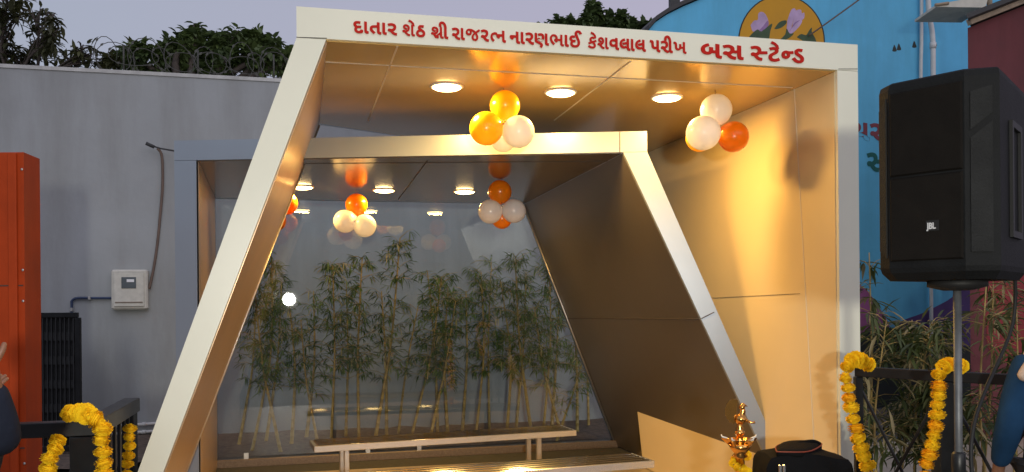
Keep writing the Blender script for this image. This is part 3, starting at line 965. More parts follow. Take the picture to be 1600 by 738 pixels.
def patch(name, pix, mk, o=0.003, parent=None, plane=onD):
    pts = [plane(*p) for p in pix]
    n = len(pts)
    d = (nW * -o)
    mb = MB()
    mb.add([p + d for p in pts] + [p + d * .2 for p in pts], [tuple(range(n)), tuple(range(2 * n - 1, n - 1, -1))] + [(i, (i + 1) % n, n + (i + 1) % n, n + i) for i in range(n)])
    return mb.build(name, M[mk], parent or house)
def pcurve(ps, k=6):
    return [(p.x, p.y) for p in curve_pts([V(a, b, 0) for a, b in ps + ps[:1]], k)][:-1]
disc = [(1221 + 66 * math.cos(w), 66 + 72 * math.sin(w)) for w in [2 * math.pi * i / 48 for i in range(48)]]
ring = [(1221 + 68 * math.cos(w), 66 + 74 * math.sin(w)) for w in [2 * math.pi * i / 48 for i in range(48)]]
patch('mural_outline', ring, 'line_paint', .002)
patch('mural_disc', disc, 'mustard', .004)
def PX(x, y):                                  # from the enlarged view of the mural
    return (1140 + x / 8.889, y / 8.889)
for pts, mk, o, nm in (
    ([(290, 350), (340, 290), (390, 280), (395, 200), (430, 168), (480, 185), (520, 250), (535, 330), (470, 430), (390, 430), (320, 440)], 'petal', .006, 'mural_petal'),
    ([(470, 360), (525, 290), (537, 350), (470, 432), (395, 435), (420, 410)], 'petal_shade', .008, 'mural_petal'),
    ([(800, 290), (850, 150), (900, 120), (925, 180), (890, 260), (850, 400), (815, 460), (790, 440)], 'petal', .006, 'mural_petal'),
    ([(890, 210), (920, 150), (985, 140), (1000, 190), (1032, 180), (1030, 260), (960, 300), (900, 330), (870, 360), (890, 260)], 'petal', .008, 'mural_petal'),
    ([(820, 460), (880, 350), (960, 300), (1005, 285), (980, 350), (900, 440), (850, 470)], 'petal', .007, 'mural_petal'),
    ([(860, 390), (900, 320), (975, 285), (905, 340), (830, 440)], 'petal_shade', .010, 'mural_petal'),
    ([(250, 540), (310, 470), (385, 412), (440, 440), (585, 330), (560, 440), (530, 560), (380, 560)], 'leaf_paint', .009, 'mural_leaf'),
    ([(620, 400), (690, 310), (780, 285), (785, 330), (720, 385), (650, 408)], 'leaf_paint', .006, 'mural_leaf'),
    ([(690, 560), (770, 480), (790, 400), (830, 470), (890, 465), (840, 520), (760, 560)], 'leaf_paint', .009, 'mural_leaf'),
    ([(930, 520), (990, 475), (1060, 490), (1100, 430), (1140, 385), (1140, 450), (1190, 540), (1190, 600), (1060, 600), (1000, 560)], 'leaf_paint', .006, 'mural_leaf')):
    patch(nm, [PX(*p) for p in pcurve(pts, 3)], mk, o)
# painted ground of the mural: magenta, purple and dark hills low on the wall
patch('mural_hill', pcurve([(1335, 440), (1352, 452), (1372, 478), (1392, 520), (1400, 620), (1330, 620)], 4), 'pink_paint', .003)
patch('mural_hill', pcurve([(1385, 540), (1405, 505), (1440, 490), (1480, 470), (1530, 440), (1640, 440), (1660, 540), (1640, 640), (1390, 640)], 4), 'purple_paint', .005)
patch('mural_hill', pcurve([(1325, 530), (1400, 512), (1460, 540), (1560, 540), (1640, 548), (1640, 650), (1325, 650)], 4), 'line_paint', .007)
# wall writing between the shelter and the loudspeaker
def wall_word(letters, xa, xb, yb, cap, mk, bold, o):
    A_, B_ = onD(xa, yb), onD(xb, yb)
    items, w = compose(letters, bold)
    sx = (B_ - A_).length / w
    sz = cap / FPX * A_.y / .6
    letters_mesh(items, lambda x, y, h: V(A_.x, A_.y, A_.z) + uW * (x * sx) + UP * (y * sz) - nW * (0.002 + h), bold, .006).build('wall_writing', M[mk], house)
wall_word(['ya', 'ra', 'sa'], 1334, 1408, 218, 25, 'maroon_paint', .035, 0)
wall_word(['sa', 'ra'], 1356, 1402, 267, 27, 'teal_paint', .035, 0)
for px, py in ((1397, 76), (1404, 74), (1428, 70), (1460, 68)):
    patch('wall_stain', pcurve([(px - 3, py + 4), (px, py - 6), (px + 3, py), (px + 4, py + 4), (px, py + 5)], 2), 'line_paint', .002)

# pipes on the blue wall
for pix, r, lab in ((((1436, -60), (1436, 60), (1435, 125), (1436, 300), (1450, 420), (1451, 560)), .03, 'thinner left one of two white pipes running down the blue wall'),
                    (((1440, -60), (1441, 20), (1447, 60), (1448, 125), (1448, 300), (1449.5, 420)), .042, 'thicker right one of two white pipes running down the blue wall')):
    m = MB()
    pp = curve_pts([onD(*p) - nW * (.06 + (.10 if r > .04 else 0)) for p in pix], 6)
    m.tube(pp, r, 10)
    pt = thing('drain_pipe', tuple(pp[-1]), lab, 'pipe', 'white pipes on the blue wall')
    m.build('pipe', M['white_pvc'], pt)
    m = MB()
    m.tube([pp[14] - V(0, 0, .05), pp[14] + V(0, 0, .05)], r * 1.25, 10)
    m.build('pipe_socket', M['white_pvc'], pt)
m = MB()
m.tube(curve_pts([onD(1380, -40) - nW * .5, onD(1335, 1) - nW * .4, onD(1290, 36) - nW * .2, onD(1262, 57) - nW * .03], 6), .014, 6)
tag(m.build('wire', M['cable']), 'thin dark wire slanting across the blue wall to the painted disc', 'wire')

# ================================================================ maroon house on the right
Y_M = 11.0
mh0 = at(1512, 45, Y_M)
mh = thing('maroon_house', (mh0.x, mh0.y, 0), 'maroon walled house with a dark sloping roof edge above the loudspeaker', 'house')
c = [at(1512, 44, Y_M), at(1700, -32, Y_M)]
ex = V(1, 0.06, 0).normalized()
ey = V(-.06, 1, 0).normalized()
m = MB()
a, b = c[0], V(c[1].x, c[0].y + (c[1].x - c[0].x) * .06, c[1].z)
q = [V(a.x, a.y, 0), V(b.x, b.y, 0), b, a]
m.add(q + [p + V(.62, 1, 0) * 2.0 for p in q], [(0, 1, 2, 3), (7, 6, 5, 4), (0, 4, 5, 1), (1, 5, 6, 2), (2, 6, 7, 3), (3, 7, 4, 0)])
m.build('wall', M['maroon'], mh)
m = MB()
d = (b - a).normalized()
s = d.cross(ey).normalized()
if s.z < 0: s = -s
a1, b1 = a - d * .08 - ey * .18 + s * .10, b - ey * .18 + s * .10
rd = V(.66, 1, 0) * 2.2
m.hexa([a1, b1, b1 + rd, a1 + rd], [p + s * .06 for p in (a1, b1, b1 + rd, a1 + rd)])
m.build('roof', M['roof_dark'], mh)
m = MB()
a1, b1 = a - d * .0 - ey * .10 + s * .02, b - ey * .10 + s * .02
m.hexa([a1, b1, b1 + ey * .08, a1 + ey * .08], [p + s * .078 for p in (a1, b1, b1 + ey * .08, a1 + ey * .08)])
m.build('fascia_board', M['wood'], mh)
def onM(px, py):
    return on_plane(px, py, mh0, V(-.06, 1, 0).normalized())
pts = [onM(*p) for p in pcurve([(1524, 425), (1560, 415), (1700, 400), (1720, 600), (1560, 560), (1540, 500)], 4)]
n = len(pts)
m = MB()
m.add([p - ey * .004 for p in pts] + [p - ey * .001 for p in pts], [tuple(range(n)), tuple(range(2 * n - 1, n - 1, -1))] + [(i, (i + 1) % n, n + (i + 1) % n, n + i) for i in range(n)])
m.build('mural_patch', M['crimson_paint'], mh)
aw = thing('awning', tuple(at(1505, 8, 11.3)), 'rusty white sheet awning jutting above the maroon house roof', 'awning')
m = MB()
a, b = at(1463, 11, 11.2), at(1540, 12, 11.2)
a_, b_ = at(1463, 7, 11.2), at(1545, -8, 11.2)
w_ = V(0, .6, 0)
m.hexa([a, b, b + w_, a + w_], [a_, b_, b_ + w_ + V(0, 0, .15), a_ + w_])
m.build('sheet', M['off_white'], aw)
m = MB()
m.tube([at(1545, -14, 11.25), at(1547, 20, 11.25)], .035, 8)
m.build('bracket', M['wood'], aw)
m = MB()
m.tube([at(1461, 8, 11.19), at(1482, 5, 11.19)], .02, 8)
m.build('rusty_rod', M['wood'], aw)

# ================================================================ the far side of the road, seen only in reflections
oh = thing('street_building', (0, -24, 0), 'dark shuttered building across the road, mirrored faintly in the glass', 'building')
m = MB()
m.box(V(0, -27, 4.2), 70, 6, 8.4)
m.build('wall', M['maroon_dim'], oh)
for i in range(12):
    m = MB()
    m.box(V(-33 + i * 6, -23.98, 1.6), 3.6, .06, 3.0, bev=.02)
    m.build('shutter', M['roof_dark'], oh)
# ================================================================ trees beyond the walls
def crown_leaves(mb, centres, n, L, w, rnd, droop=.3, lo=0.0, hi=.7):
    tot = sum(r * r for c, r in centres)
    for c, r in centres:
        k = int(n * r * r / tot)
        clumps = []
        for _ in range(max(6, k // 14)):
            v = V(rnd.gauss(0, 1), rnd.gauss(0, 1), rnd.gauss(0, 1)).normalized() * (r * (0.35 + 0.65 * rnd.random() ** .5))
            clumps.append((c + v, rnd.random()))
        for _ in range(k):
            cc, tn = rnd.choice(clumps)
            p = cc + V(rnd.gauss(0, 1), rnd.gauss(0, 1), rnd.gauss(0, 1)) * (r * .13)
            d = V(rnd.gauss(0, 1), rnd.gauss(0, 1), rnd.gauss(0, .7) - droop)
            s = rnd.uniform(.7, 1.25)
            mb.leaf(p, d, L * s, w * s, max(0, min(1, lo + (hi - lo) * (.65 * tn + .35 * rnd.random()))), fold=.15)
def tree(name, root, limbs, blobs, n, L, w, lm, label, cat='tree', group=None, trunk_r=.16, seed=1, twigs=0):
    rnd = random.Random(seed)
    t = thing(name, (root.x, root.y, 0), label, cat, group)
    tb = MB()
    fork = V(root.x, root.y, root.z)
    tb.tube(curve_pts([V(root.x, root.y, -.1), lerp(V(root.x, root.y, 0), fork, .5) + V(.1, .05, 0), fork], 4), [trunk_r * (1 - .35 * i / 8) for i in range(9)], 8)
    tb.build('trunk', M['bark'], t)
    lb = MB()
    cs = []
    for c, r in blobs:
        mid_ = lerp(fork, c, .55) + V(rnd.uniform(-.2, .2), rnd.uniform(-.2, .2), .15)
        pp = curve_pts([fork - V(0, 0, .05), mid_, c], 5)
        lb.tube(pp, [trunk_r * .5 * (1 - .85 * i / (len(pp) - 1)) for i in range(len(pp))], 6)
        for _ in range(twigs or 4):
            v = V(rnd.gauss(0, 1), rnd.gauss(0, 1), rnd.gauss(.3, .8)).normalized() * r
            q = pp[rnd.randrange(len(pp) // 2, len(pp))]
            lb.tube(curve_pts([q, lerp(q, c + v, .5) + V(0, 0, .06), c + v], 3), [.018, .015, .012, .011, .010, .008, .005], 4)
    lb.build('limbs', M['bark'], t)
    cb = MB()
    crown_leaves(cb, blobs, n, L, w, rnd)
    cb.build('crown', M[lm], t, tint=True)
    return t
def B(px, py, Y, rp, dy=0.0):
    return (at(px, py, Y) + V(0, dy, 0), rp / FPX * Y)
rt = at(40, 190, 13.6)
tree('tree', rt, 0, [B(12, 8, 13.2, 26), B(38, 18, 13.6, 22, .3), B(20, 45, 13.4, 30, -.2), B(72, 28, 13.4, 16, .2), B(10, 80, 13.4, 28), B(50, 75, 13.6, 26, .2), B(84, 62, 13.3, 22),
     B(100, 88, 13.4, 20, .3), B(128, 78, 13.5, 17), B(-30, 30, 13.4, 40), B(140, 96, 13.5, 12), B(-30, 85, 13.5, 34)], 1500, .17, .062, 'leaf_tree',
     'sparse leafy tree with open twigs above the wall at the far left', trunk_r=.075, seed=4, twigs=9)
rt = at(300, 190, 13.4)
tree('tree', rt, 0, [B(215, 92, 13.2, 26), B(250, 88, 13.3, 30), B(285, 82, 13.4, 32), B(300, 60, 13.3, 14), B(318, 84, 13.5, 34), B(345, 72, 13.4, 24), B(368, 78, 13.4, 34), B(395, 70, 13.5, 24), B(412, 90, 13.3, 26),
     B(432, 84, 13.4, 24), B(450, 100, 13.4, 24), B(415, 66, 13.5, 12), B(305, 44, 13.4, 7), B(340, 108, 13.3, 26), B(268, 108, 13.3, 24)], 5200, .14, .085, 'leaf_bush',
     'dense dark green tree crown behind the razor wire', trunk_r=.2, seed=9)
rt = at(180, 160, 13.8)
tree('shrub', rt, 0, [B(190, 98, 13.5, 14), B(172, 92, 13.6, 10), B(205, 80, 13.5, 9), B(160, 100, 13.4, 12)], 330, .15, .06, 'leaf_tree',
     'small wispy shrub top poking over the wall left of the dense tree', 'shrub', trunk_r=.05, seed=12, twigs=5)
rt = at(925, 130, 24)
tree('tree', rt, 0, [B(870, 36, 24, 12), B(885, 44, 24, 16), B(850, 48, 24, 9), B(925, 40, 24, 20), B(927, 20, 24, 10), B(929, 8, 24, 8), B(915, 54, 24, 20), B(952, 42, 24, 13), B(953, 28, 24, 6), B(975, 40, 24, 12), B(974, 26, 24, 6),
     B(995, 46, 24, 14), B(1010, 40, 24, 10), B(945, 60, 24, 22), B(980, 62, 24, 20)], 3800, .26, .15, 'leaf_bush', 'distant dark tree showing above the cream fascia left of the blue gable', trunk_r=.25, seed=15)
# ================================================================ bamboo
def bamboo(base, top, bend, r0, n_cl, seed, label, group, dry=False, leaf_from=.42, L=.13, spread=.34):
    rnd = random.Random(seed)
    t = thing('bamboo_plant', tuple(base), label, 'bamboo', group)
    base, top = Vector(base), Vector(top)
    mid_ = lerp(base, top, .55) + bend
    pp = curve_pts([base - V(0, 0, .05), lerp(base, top, .28) + bend * .7, mid_, top], 6)
    m = MB()
    pts, rad = [], []
    for i, p in enumerate(pp):
        f = i / (len(pp) - 1)
        r = r0 * (1 - .72 * f)
        if 0 < i < len(pp) - 1:
            d = (pp[i + 1] - pp[i - 1]).normalized() * .006
            for q, k in ((p - d, 1.0), (p, 1.28), (p + d, 1.0)):
                pts.append(q)
                rad.append(r * k)
        else:
            pts.append(p)
            rad.append(r)
    m.tube(pts, rad, 7)
    m.build('culm', M['culm'], t)
    br, lf = MB(), MB()
    for _ in range(n_cl):
        f = leaf_from + (1 - leaf_from) * (rnd.random() ** .75)
        x = f * (len(pp) - 1)
        i = min(int(x), len(pp) - 2)
        p = lerp(pp[i], pp[i + 1], x - i)
        w = rnd.uniform(0, 2 * math.pi)
        ln = spread * rnd.uniform(.3, 1.2) * (1.15 - .5 * f)
        d = V(math.cos(w), math.sin(w), rnd.uniform(.15, 1.0)).normalized()
        e = p + d * ln - V(0, 0, ln * .15)
        br.tube([p, lerp(p, e, .5) + V(0, 0, .02), e], [.004, .003, .0018], 4)
        tn = rnd.random()
        isdry = rnd.random() < (.30 if dry else .15)
        for _k in range(rnd.randint(5, 9)):
            q = lerp(p, e, rnd.uniform(.35, 1.0))
            dd = V(d.x + rnd.gauss(0, .75), d.y + rnd.gauss(0, .75), rnd.gauss(-.45, .5))
            tv = rnd.uniform(.78, 1) if isdry and rnd.random() < .7 else min(.66, .6 * tn + .25 * rnd.random())
            s = rnd.uniform(.65, 1.3)
            lf.leaf(q, dd, L * s, L * .125 * s, tv, fold=.3)
    br.build('branches', M['culm'], t)
    lf.build('foliage', M['leaf_dry' if dry else 'leaf_bamboo'], t, tint=True)
    return t
def bed(px, o):                                # a spot on the soil, o metres behind the glass
    p = on_plane(px, 680, GR + nG * o, nG)
    return V(p.x, p.y, .05)
GB = 'bamboo plants behind the glass'
BAM = [ # base px, metres behind glass, top px, top py, bend, leaf clusters, what singles it out
 (392, .7, 425, 402, .10, 60, 'bamboo at the left edge of the glass, leaves starting beside the slanted post'),
 (440, .5, 398, 455, -.06, 40, 'leaning bare bamboo crossing its neighbour left of the rear bench'),
 (455, 1.2, 452, 470, .05, 30, 'thin bamboo standing just under the bright lamp reflection in the glass'),
 (516, .7, 520, 415, .03, 52, 'straight bamboo rising behind the left end of the rear bench'),
 (561, .9, 566, 402, -.04, 58, 'straight slender bamboo topped under the white balloons of the left cluster'),
 (583, .6, 625, 372, .05, 44, 'tallest bamboo with a long bare culm leaning right near the middle of the glass'),
 (640, 1.0, 690, 432, .06, 58, 'bushy bamboo leaning right just right of the tallest one'),
 (668, .5, 712, 470, .03, 34, 'thin bamboo with an orange culm leaning right behind the bench middle'),
 (700, 1.3, 700, 450, -.05, 44, 'shaded bamboo close to the grey wall behind the bench middle'),
 (742, .8, 752, 425, .07, 52, 'leafy bamboo beneath the balloon cluster in the middle'),
 (790, .6, 782, 438, .10, 44, 'bamboo with drooping yellowish leaves right of the middle balloon cluster'),
 (833, .5, 805, 400, -.05, 66, 'leafiest bamboo with pale tips near the right end of the rear bench'),
 (848, 1.0, 858, 395, .06, 58, 'tall bamboo brushing the glass edge below its upper right corner'),
 (880, .7, 835, 480, -.06, 40, 'short bamboo leaning left behind the right end of the rear bench'),
 (902, 1.1, 893, 452, .03, 48, 'bamboo against the slanted glass edge beside the bronze wall'),
 (868, .4, 912, 560, .02, 12, 'short bare stalks leaning right in the lower right corner of the glass'),
]
BAM += [
 (415, 1.5, 440, 440, .04, 30, 'back row bamboo by the wall just left of the bright lamp reflection'),
 (478, 1.6, 490, 455, .05, 34, 'back row bamboo between the lamp reflection and the straight bamboo'),
 (498, 1.0, 470, 500, -.05, 26, 'low bamboo leaning left below and right of the lamp reflection'),
 (540, 1.6, 541, 440, .02, 36, 'back row bamboo in the gap behind the straight and the slender bamboo'),
 (604, 1.5, 596, 455, .02, 34, 'back row bamboo crossed by the long bare culm of the tallest one'),
 (622, 1.7, 655, 470, -.03, 34, 'back row bamboo low between the tallest and the bushy bamboo'),
 (684, 1.6, 668, 425, .03, 34, 'back row bamboo whose tip shows left of the bushy leaning crown'),
 (722, 1.6, 728, 455, .04, 36, 'back row bamboo below and left of the middle balloon cluster'),
 (765, 1.5, 768, 410, -.03, 40, 'back row bamboo directly under the middle balloon cluster'),
 (806, 1.6, 822, 425, .03, 44, 'back row bamboo behind the leafiest one near the bench end'),
 (862, 1.7, 874, 440, .02, 40, 'back row bamboo beside the tall one near the slanted glass edge'),
 (920, 1.6, 908, 490, .03, 34, 'rightmost back row bamboo low beside the bronze wall'),
 (372, 1.3, 400, 470, .05, 28, 'bamboo half hidden by the slanted post low at the left of the glass'),
]
for i, (bp, o, tx, ty, bd, nc, lab) in enumerate(BAM):
    b_ = bed(bp, o)
    t_ = on_plane(tx, ty, GR + nG * (o + .05), nG)
    bamboo(b_, t_, V(bd, .03, 0), .021 + .005 * ((i * 7) % 3) / 2, int(nc * (1.35 if i < 16 else .9)), 40 + i, lab, GB)
GS = 'bamboo plants behind the right railing'
for i, (bp, Y, tx, ty, nc, lab) in enumerate([
 (1352, 7.6, 1358, 395, 50, 'bamboo pressed against the right edge of the cream post'),
 (1372, 7.0, 1385, 500, 46, 'low bushy bamboo under the left corner of the loudspeaker'),
 (1402, 7.8, 1425, 500, 50, 'dense bamboo clump under the middle of the loudspeaker'),
 (1430, 7.2, 1455, 505, 62, 'dry leaved bamboo left of the white pipe stub'),
 (1462, 7.0, 1450, 520, 66, 'dry leaved bamboo between the pipe stub and the speaker pole'),
 (1480, 7.6, 1478, 500, 48, 'bamboo directly left of the steel speaker pole'),
 (1530, 7.4, 1552, 440, 34, 'straw coloured bamboo right of the speaker pole before the purple paint'),
 (1548, 6.6, 1541, 445, 26, 'bamboo with a bright orange culm right of the speaker pole'),
 (1580, 7.2, 1588, 465, 44, 'broad leaved dry bamboo before the crimson paint at the right edge'),
 ]):
    b_ = at(bp, 700, Y)
    b_.z = .02
    t_ = at(tx, ty, Y)
    bamboo(b_, t_, V(.05 * (-1) ** i, .03, 0), .016, int(nc * .8), 80 + i, lab, GS, dry=True, leaf_from=.25, L=.20, spread=.32)

# ================================================================ benches
def bench(cR, dirv, length, depth, label, seed):
    t = thing('bench', (cR.x, cR.y, 0), label, 'bench', 'polished steel slat benches')
    u = dirv.normalized()
    w = V(-u.y, u.x, 0)
    z = .45
    p0 = cR - u * length
    n = 5
    for k in range(n):
        c = lerp(p0, cR, .5) + w * (.05 + (depth - .10) * k / (n - 1))
        c.z = z - .013
        m = MB()
        m.box(c, length - .06, .036, .026, u, w, UP, bev=.007)
        m.build('seat_slat', M['steel'], t)
    m = MB()
    c = lerp(p0, cR, .5) + w * .012
    c.z = z - .036
    m.box(c, length, .022, .062, u, w, UP, bev=.004)
    m.build('apron', M['steel_satin'], t)
    m = MB()
    c = lerp(p0, cR, .5) + w * (depth - .012)
    c.z = z - .035
    m.box(c, length, .022, .05, u, w, UP, bev=.004)
    m.build('apron', M['steel_satin'], t)
    for q in (p0 + u * .012, cR - u * .012):
        m = MB()
        c = q + w * (depth / 2)
        c.z = z - .034
        m.box(c, .024, depth - .05, .056, u, w, UP, bev=.004)
        m.build('end_rail', M['steel_satin'], t)
    for f in (.115, .85):
        for g_ in (.09, .80):
            m = MB()
            c = p0 + u * (length * f) + w * (depth * g_ + .02)
            c.z = (z - .065) / 2 + .006
            m.box(c, .05, .05, z - .077, u, w, UP, bev=.006)
            lg = m.build('leg', M['steel_dull'], t)
            m = MB()
            c.z = .016
            m.box(c, .11, .11, .008, u, w, UP)
            m.build('foot_plate', M['steel_dull'], lg)
    return t
b1, b2 = on_z(491, 697, .45), on_z(901, 671.5, .45)
bench(b2, b2 - b1, (b2 - b1).length, .44, 'rear steel slat bench in front of the glass', 1)
f1 = on_z(1023, 719, .45)
bench(f1, V(.945, .325, 0), 2.75, .44, 'nearer steel slat bench cut by the bottom of the picture', 2)

# ================================================================ balloons
def balloon_mesh(mk):
    m = MB()
    prof = []
    for i in range(15):
        t = math.pi * i / 14
        r = math.sin(t)
        z = -math.cos(t)
        if z < 0: r *= 1 - .06 * (z * z)
        prof.append((r, z * (1.04 if z < 0 else 1.0)))
    m.lathe(V(0, 0, 0), prof, 28)
    o = m.build('balloon', M[mk])
    k = MB()
    k.lathe(V(0, 0, -1.02), [(.03, 0), (.05, -.03), (.09, -.12), (.085, -.13), (.03, -.06)], 10)
    kn = k.build('knot', M[mk])
    kn.parent = o
    return o
PROTO = {k: balloon_mesh(k) for k in ('b_white', 'b_orange', 'b_yellow')}
USED = set()
def cluster(label, hub, items, string_to):
    t = thing('balloon_cluster', tuple(hub), label, 'balloons', 'balloon clusters hanging from the shelter ceilings')
    for mk, c, r in items:
        src = PROTO[mk]
        if mk in USED:
            o = copy_tree(src, t)
        else:
            o = src
            o.parent = t
            USED.add(mk)
        d = (Vector(hub) - c)
        if d.length < .01: d = V(0, 0, 1)
        o.location = c - Vector(hub)
        o.rotation_euler = (-d).to_track_quat('Z', 'Y').to_euler()
        o.scale = (r, r, r)
    m = MB()
    m.tube([Vector(hub), V(hub[0], hub[1], string_to)], .0025, 5)
    m.build('string', M['cable'], t)
cluster('balloon cluster of two yellow and two white balloons above the front bench', at(787, 196, 6.33),
    [('b_yellow', at(789, 165, 6.33), .112), ('b_yellow', at(760, 201, 6.24), .124), ('b_white', at(810, 206, 6.24), .118), ('b_white', at(786, 217, 6.42), .10)], ZS)
cluster('balloon cluster of white and orange balloons before the lit wall at the right', at(1118, 200, 6.45),
    [('b_white', at(1119, 172, 6.5), .121), ('b_white', at(1099, 208, 6.36), .129), ('b_orange', at(1146, 214, 6.5), .117), ('b_yellow', at(1093, 216, 6.56), .105)], ZS)
cluster('balloon cluster of an orange balloon over two white ones, left of the glass', at(556, 338, 9.0),
    [('b_orange', at(557, 320, 9.05), .118), ('b_white', at(539, 346, 8.95), .122), ('b_white', at(570, 353, 8.95), .120), ('b_orange', at(553, 346, 9.12), .09)], ZSB)
cluster('balloon cluster with white balloons left and right between two orange ones', at(784, 325, 8.3),
    [('b_orange', at(781, 300, 8.35), .116), ('b_white', at(766, 331, 8.25), .117), ('b_white', at(803, 330, 8.25), .116), ('b_orange', at(784, 342, 8.36), .10)], ZSB)
cluster('orange balloons partly hidden behind the slanted cream post', at(436, 322, 8.7),
    [('b_orange', at(447, 318, 8.7), .118), ('b_white', at(415, 330, 8.7), .117), ('b_orange', at(430, 345, 8.75), .112)], ZSB)

# ================================================================ marigold garlands
def flower_mesh(mk, seed):
    rnd = random.Random(seed)
    m = MB()
    m.ball(V(0, 0, 0), .36, 12, 8, 1, 1, .7)
    for lat in range(-4, 5):                    # ruffled petals, shell upon shell
        th = lat / 4.6 * math.pi / 2
        cnt = max(3, int(15 * math.cos(th)))
        for k in range(cnt):
            w = 2 * math.pi * (k + .5 * (lat % 2) + rnd.uniform(-.2, .2)) / cnt
            n_ = V(math.cos(th) * math.cos(w), math.cos(th) * math.sin(w), math.sin(th) * .72)
            t_ = V(-math.sin(w), math.cos(w), 0)
            u_ = n_.cross(t_).normalized()
            r0, r1 = .33, .5 * rnd.uniform(.92, 1.1)
            s = rnd.uniform(.09, .125)
            a, b = n_ * r0, n_ * r1
            cup = u_ * rnd.uniform(-.05, .09)
            m.add([a - t_ * s * .6, a + t_ * s * .6, b * .93 + t_ * s + cup * .4, b + t_ * s * .35 + cup + n_ * .012, b + cup * 1.1 - n_ * .02, b - t_ * s * .35 + cup + n_ * .012, b * .93 - t_ * s + cup * .4],
                  [(0, 1, 2, 3, 4, 5, 6)], True)
            a, b = n_ * (r0 - .03) + u_ * .06, n_ * (r1 * .93) + u_ * .10
            m.add([a - t_ * s * .5, a + t_ * s * .5, b + t_ * s * .9, b - t_ * s * .9], [(0, 1, 2, 3)], True)
    return m.build('flower', M[mk], fix=False)
FL = [flower_mesh('marigold', 1), flower_mesh('marigold', 2), flower_mesh('marigold_orange', 3)]
FLUSED = set()
def garland(label, path, size, step, seed, kinds=(0, 1), group='marigold garlands'):
    rnd = random.Random(seed)
    t = thing('marigold_garland', tuple(path[0]), label, 'garland', group)
    pp = curve_pts(path, 10)
    m = MB()
    m.tube(pp, .004, 5)
    m.build('thread', M['cable'], t)
    acc, last = step, pp[0]
    for i in range(1, len(pp)):
        seg = pp[i] - pp[i - 1]
        acc += seg.length
        if acc >= step:
            acc -= step
            k = rnd.choice(kinds)
            if k in FLUSED:
                o = FL[k].copy()
                COL.objects.link(o)
            else:
                o = FL[k]
                FLUSED.add(k)
            o.parent = t
            s = size * rnd.uniform(.88, 1.12)
            o.location = pp[i] - Vector(path[0]) + V(rnd.uniform(-.1, .1), rnd.uniform(-.1, .1), 0) * size * .6
            q = seg.normalized().to_track_quat('Z', 'Y')
            o.rotation_euler = q.to_euler()
            o.rotation_euler.rotate_axis('Z', rnd.uniform(0, 6.28))
            o.rotation_euler.rotate_axis('X', rnd.uniform(-.25, .25))
            o.scale = (s, s, s * rnd.uniform(.85, 1.1))
    return t

# ================================================================ railings
def bar(mb, p, q, w, h, bev=.004):
    d = (q - p)
    u = d.normalized()
    s = u.cross(UP)
    if s.length < .05: s = V(1, 0, 0)
    s.normalize()
    mb.box(lerp(p, q, .5), d.length, w, h, u, s, s.cross(u), bev)
# left railing: one run across, one run going back
zr_ = 1.265
lc = on_z(140, 657, zr_)
la = on_z(-160, 668, zr_)
lb = on_z(206, 622, zr_)
rl = thing('railing', (lc.x, lc.y, 0), 'black steel corner railing with marigold garlands at the lower left', 'railing', 'black railings')
def run(root, a, b, zt, posts, infill=True, tw=.075, th=.07, lat=False):
    u = (b - a); u.z = 0; u.normalize()
    m = MB()
    bar(m, V(a.x, a.y, zt - th / 2), V(b.x, b.y, zt - th / 2), tw, th)
    m.build('top_rail', M['black_metal'], root)
    m = MB()
    bar(m, V(a.x, a.y, .15), V(b.x, b.y, .15), .04, .04)
    m.build('bottom_rail', M['black_metal'], root)
    for f, w in posts:
        p = lerp(a, b, f)
        m = MB()
        bar(m, V(p.x, p.y, .01), V(p.x, p.y, zt - th - .002), w, w)
        m.build('post', M['black_metal'], root)
    L = (V(b.x, b.y, 0) - V(a.x, a.y, 0)).length
    if lat:
        n = max(1, int(L / .55))
        for i in range(n):
            for s in (0, 1):
                p, q = lerp(a, b, (i + s) / n), lerp(a, b, (i + 1 - s) / n)
                m = MB()
                bar(m, V(p.x, p.y, .18) + V(0, .02 * s, 0), V(q.x, q.y, zt - th - .01) + V(0, .02 * s, 0), .014, .02)
                m.build('cross_bar', M['black_metal'], root)
    elif infill:
        n = int(L / .12)
        for i in range(1, n):
            p = lerp(a, b, i / n)
            m = MB()
            bar(m, V(p.x, p.y, .172), V(p.x, p.y, zt - th - .002), .016, .016, 0)
            m.build('baluster', M['black_metal'], root)
u1 = (lc - la).normalized()
u2 = (lb - lc).normalized()
run(rl, la, lc + u1 * .06, zr_, ((.02, .07), (.93, .13)), lat=True)
run(rl, lc + u2 * .06, lb, zr_, ((.95, .06),), th=.08, tw=.09)
front = V(0, -.1, 0)
garland('marigold garland looping over the corner post of the left railing', [on_z(108, 646, zr_ + .045), on_z(128, 645, zr_ + .05), on_z(146, 648, zr_ + .05) + front * .4, at(157, 662, 3.83), at(158, 690, 3.83), at(160, 715, 3.83), at(162, 765, 3.83)], .086, .052, 21)
garland('marigold garland hanging from the left railing nearest the orange pillar', [at(90, 688, 3.93), at(86, 700, 3.9), at(80, 712, 3.88), at(72, 738, 3.88), at(66, 765, 3.88)], .078, .046, 22, (0, 1))
garland('marigold garland hanging at the far end of the left railing beside the cream post', [at(204, 668, 4.8), at(203, 690, 4.8), at(200, 715, 4.8), at(198, 765, 4.8)], .07, .05, 23, (0, 1))

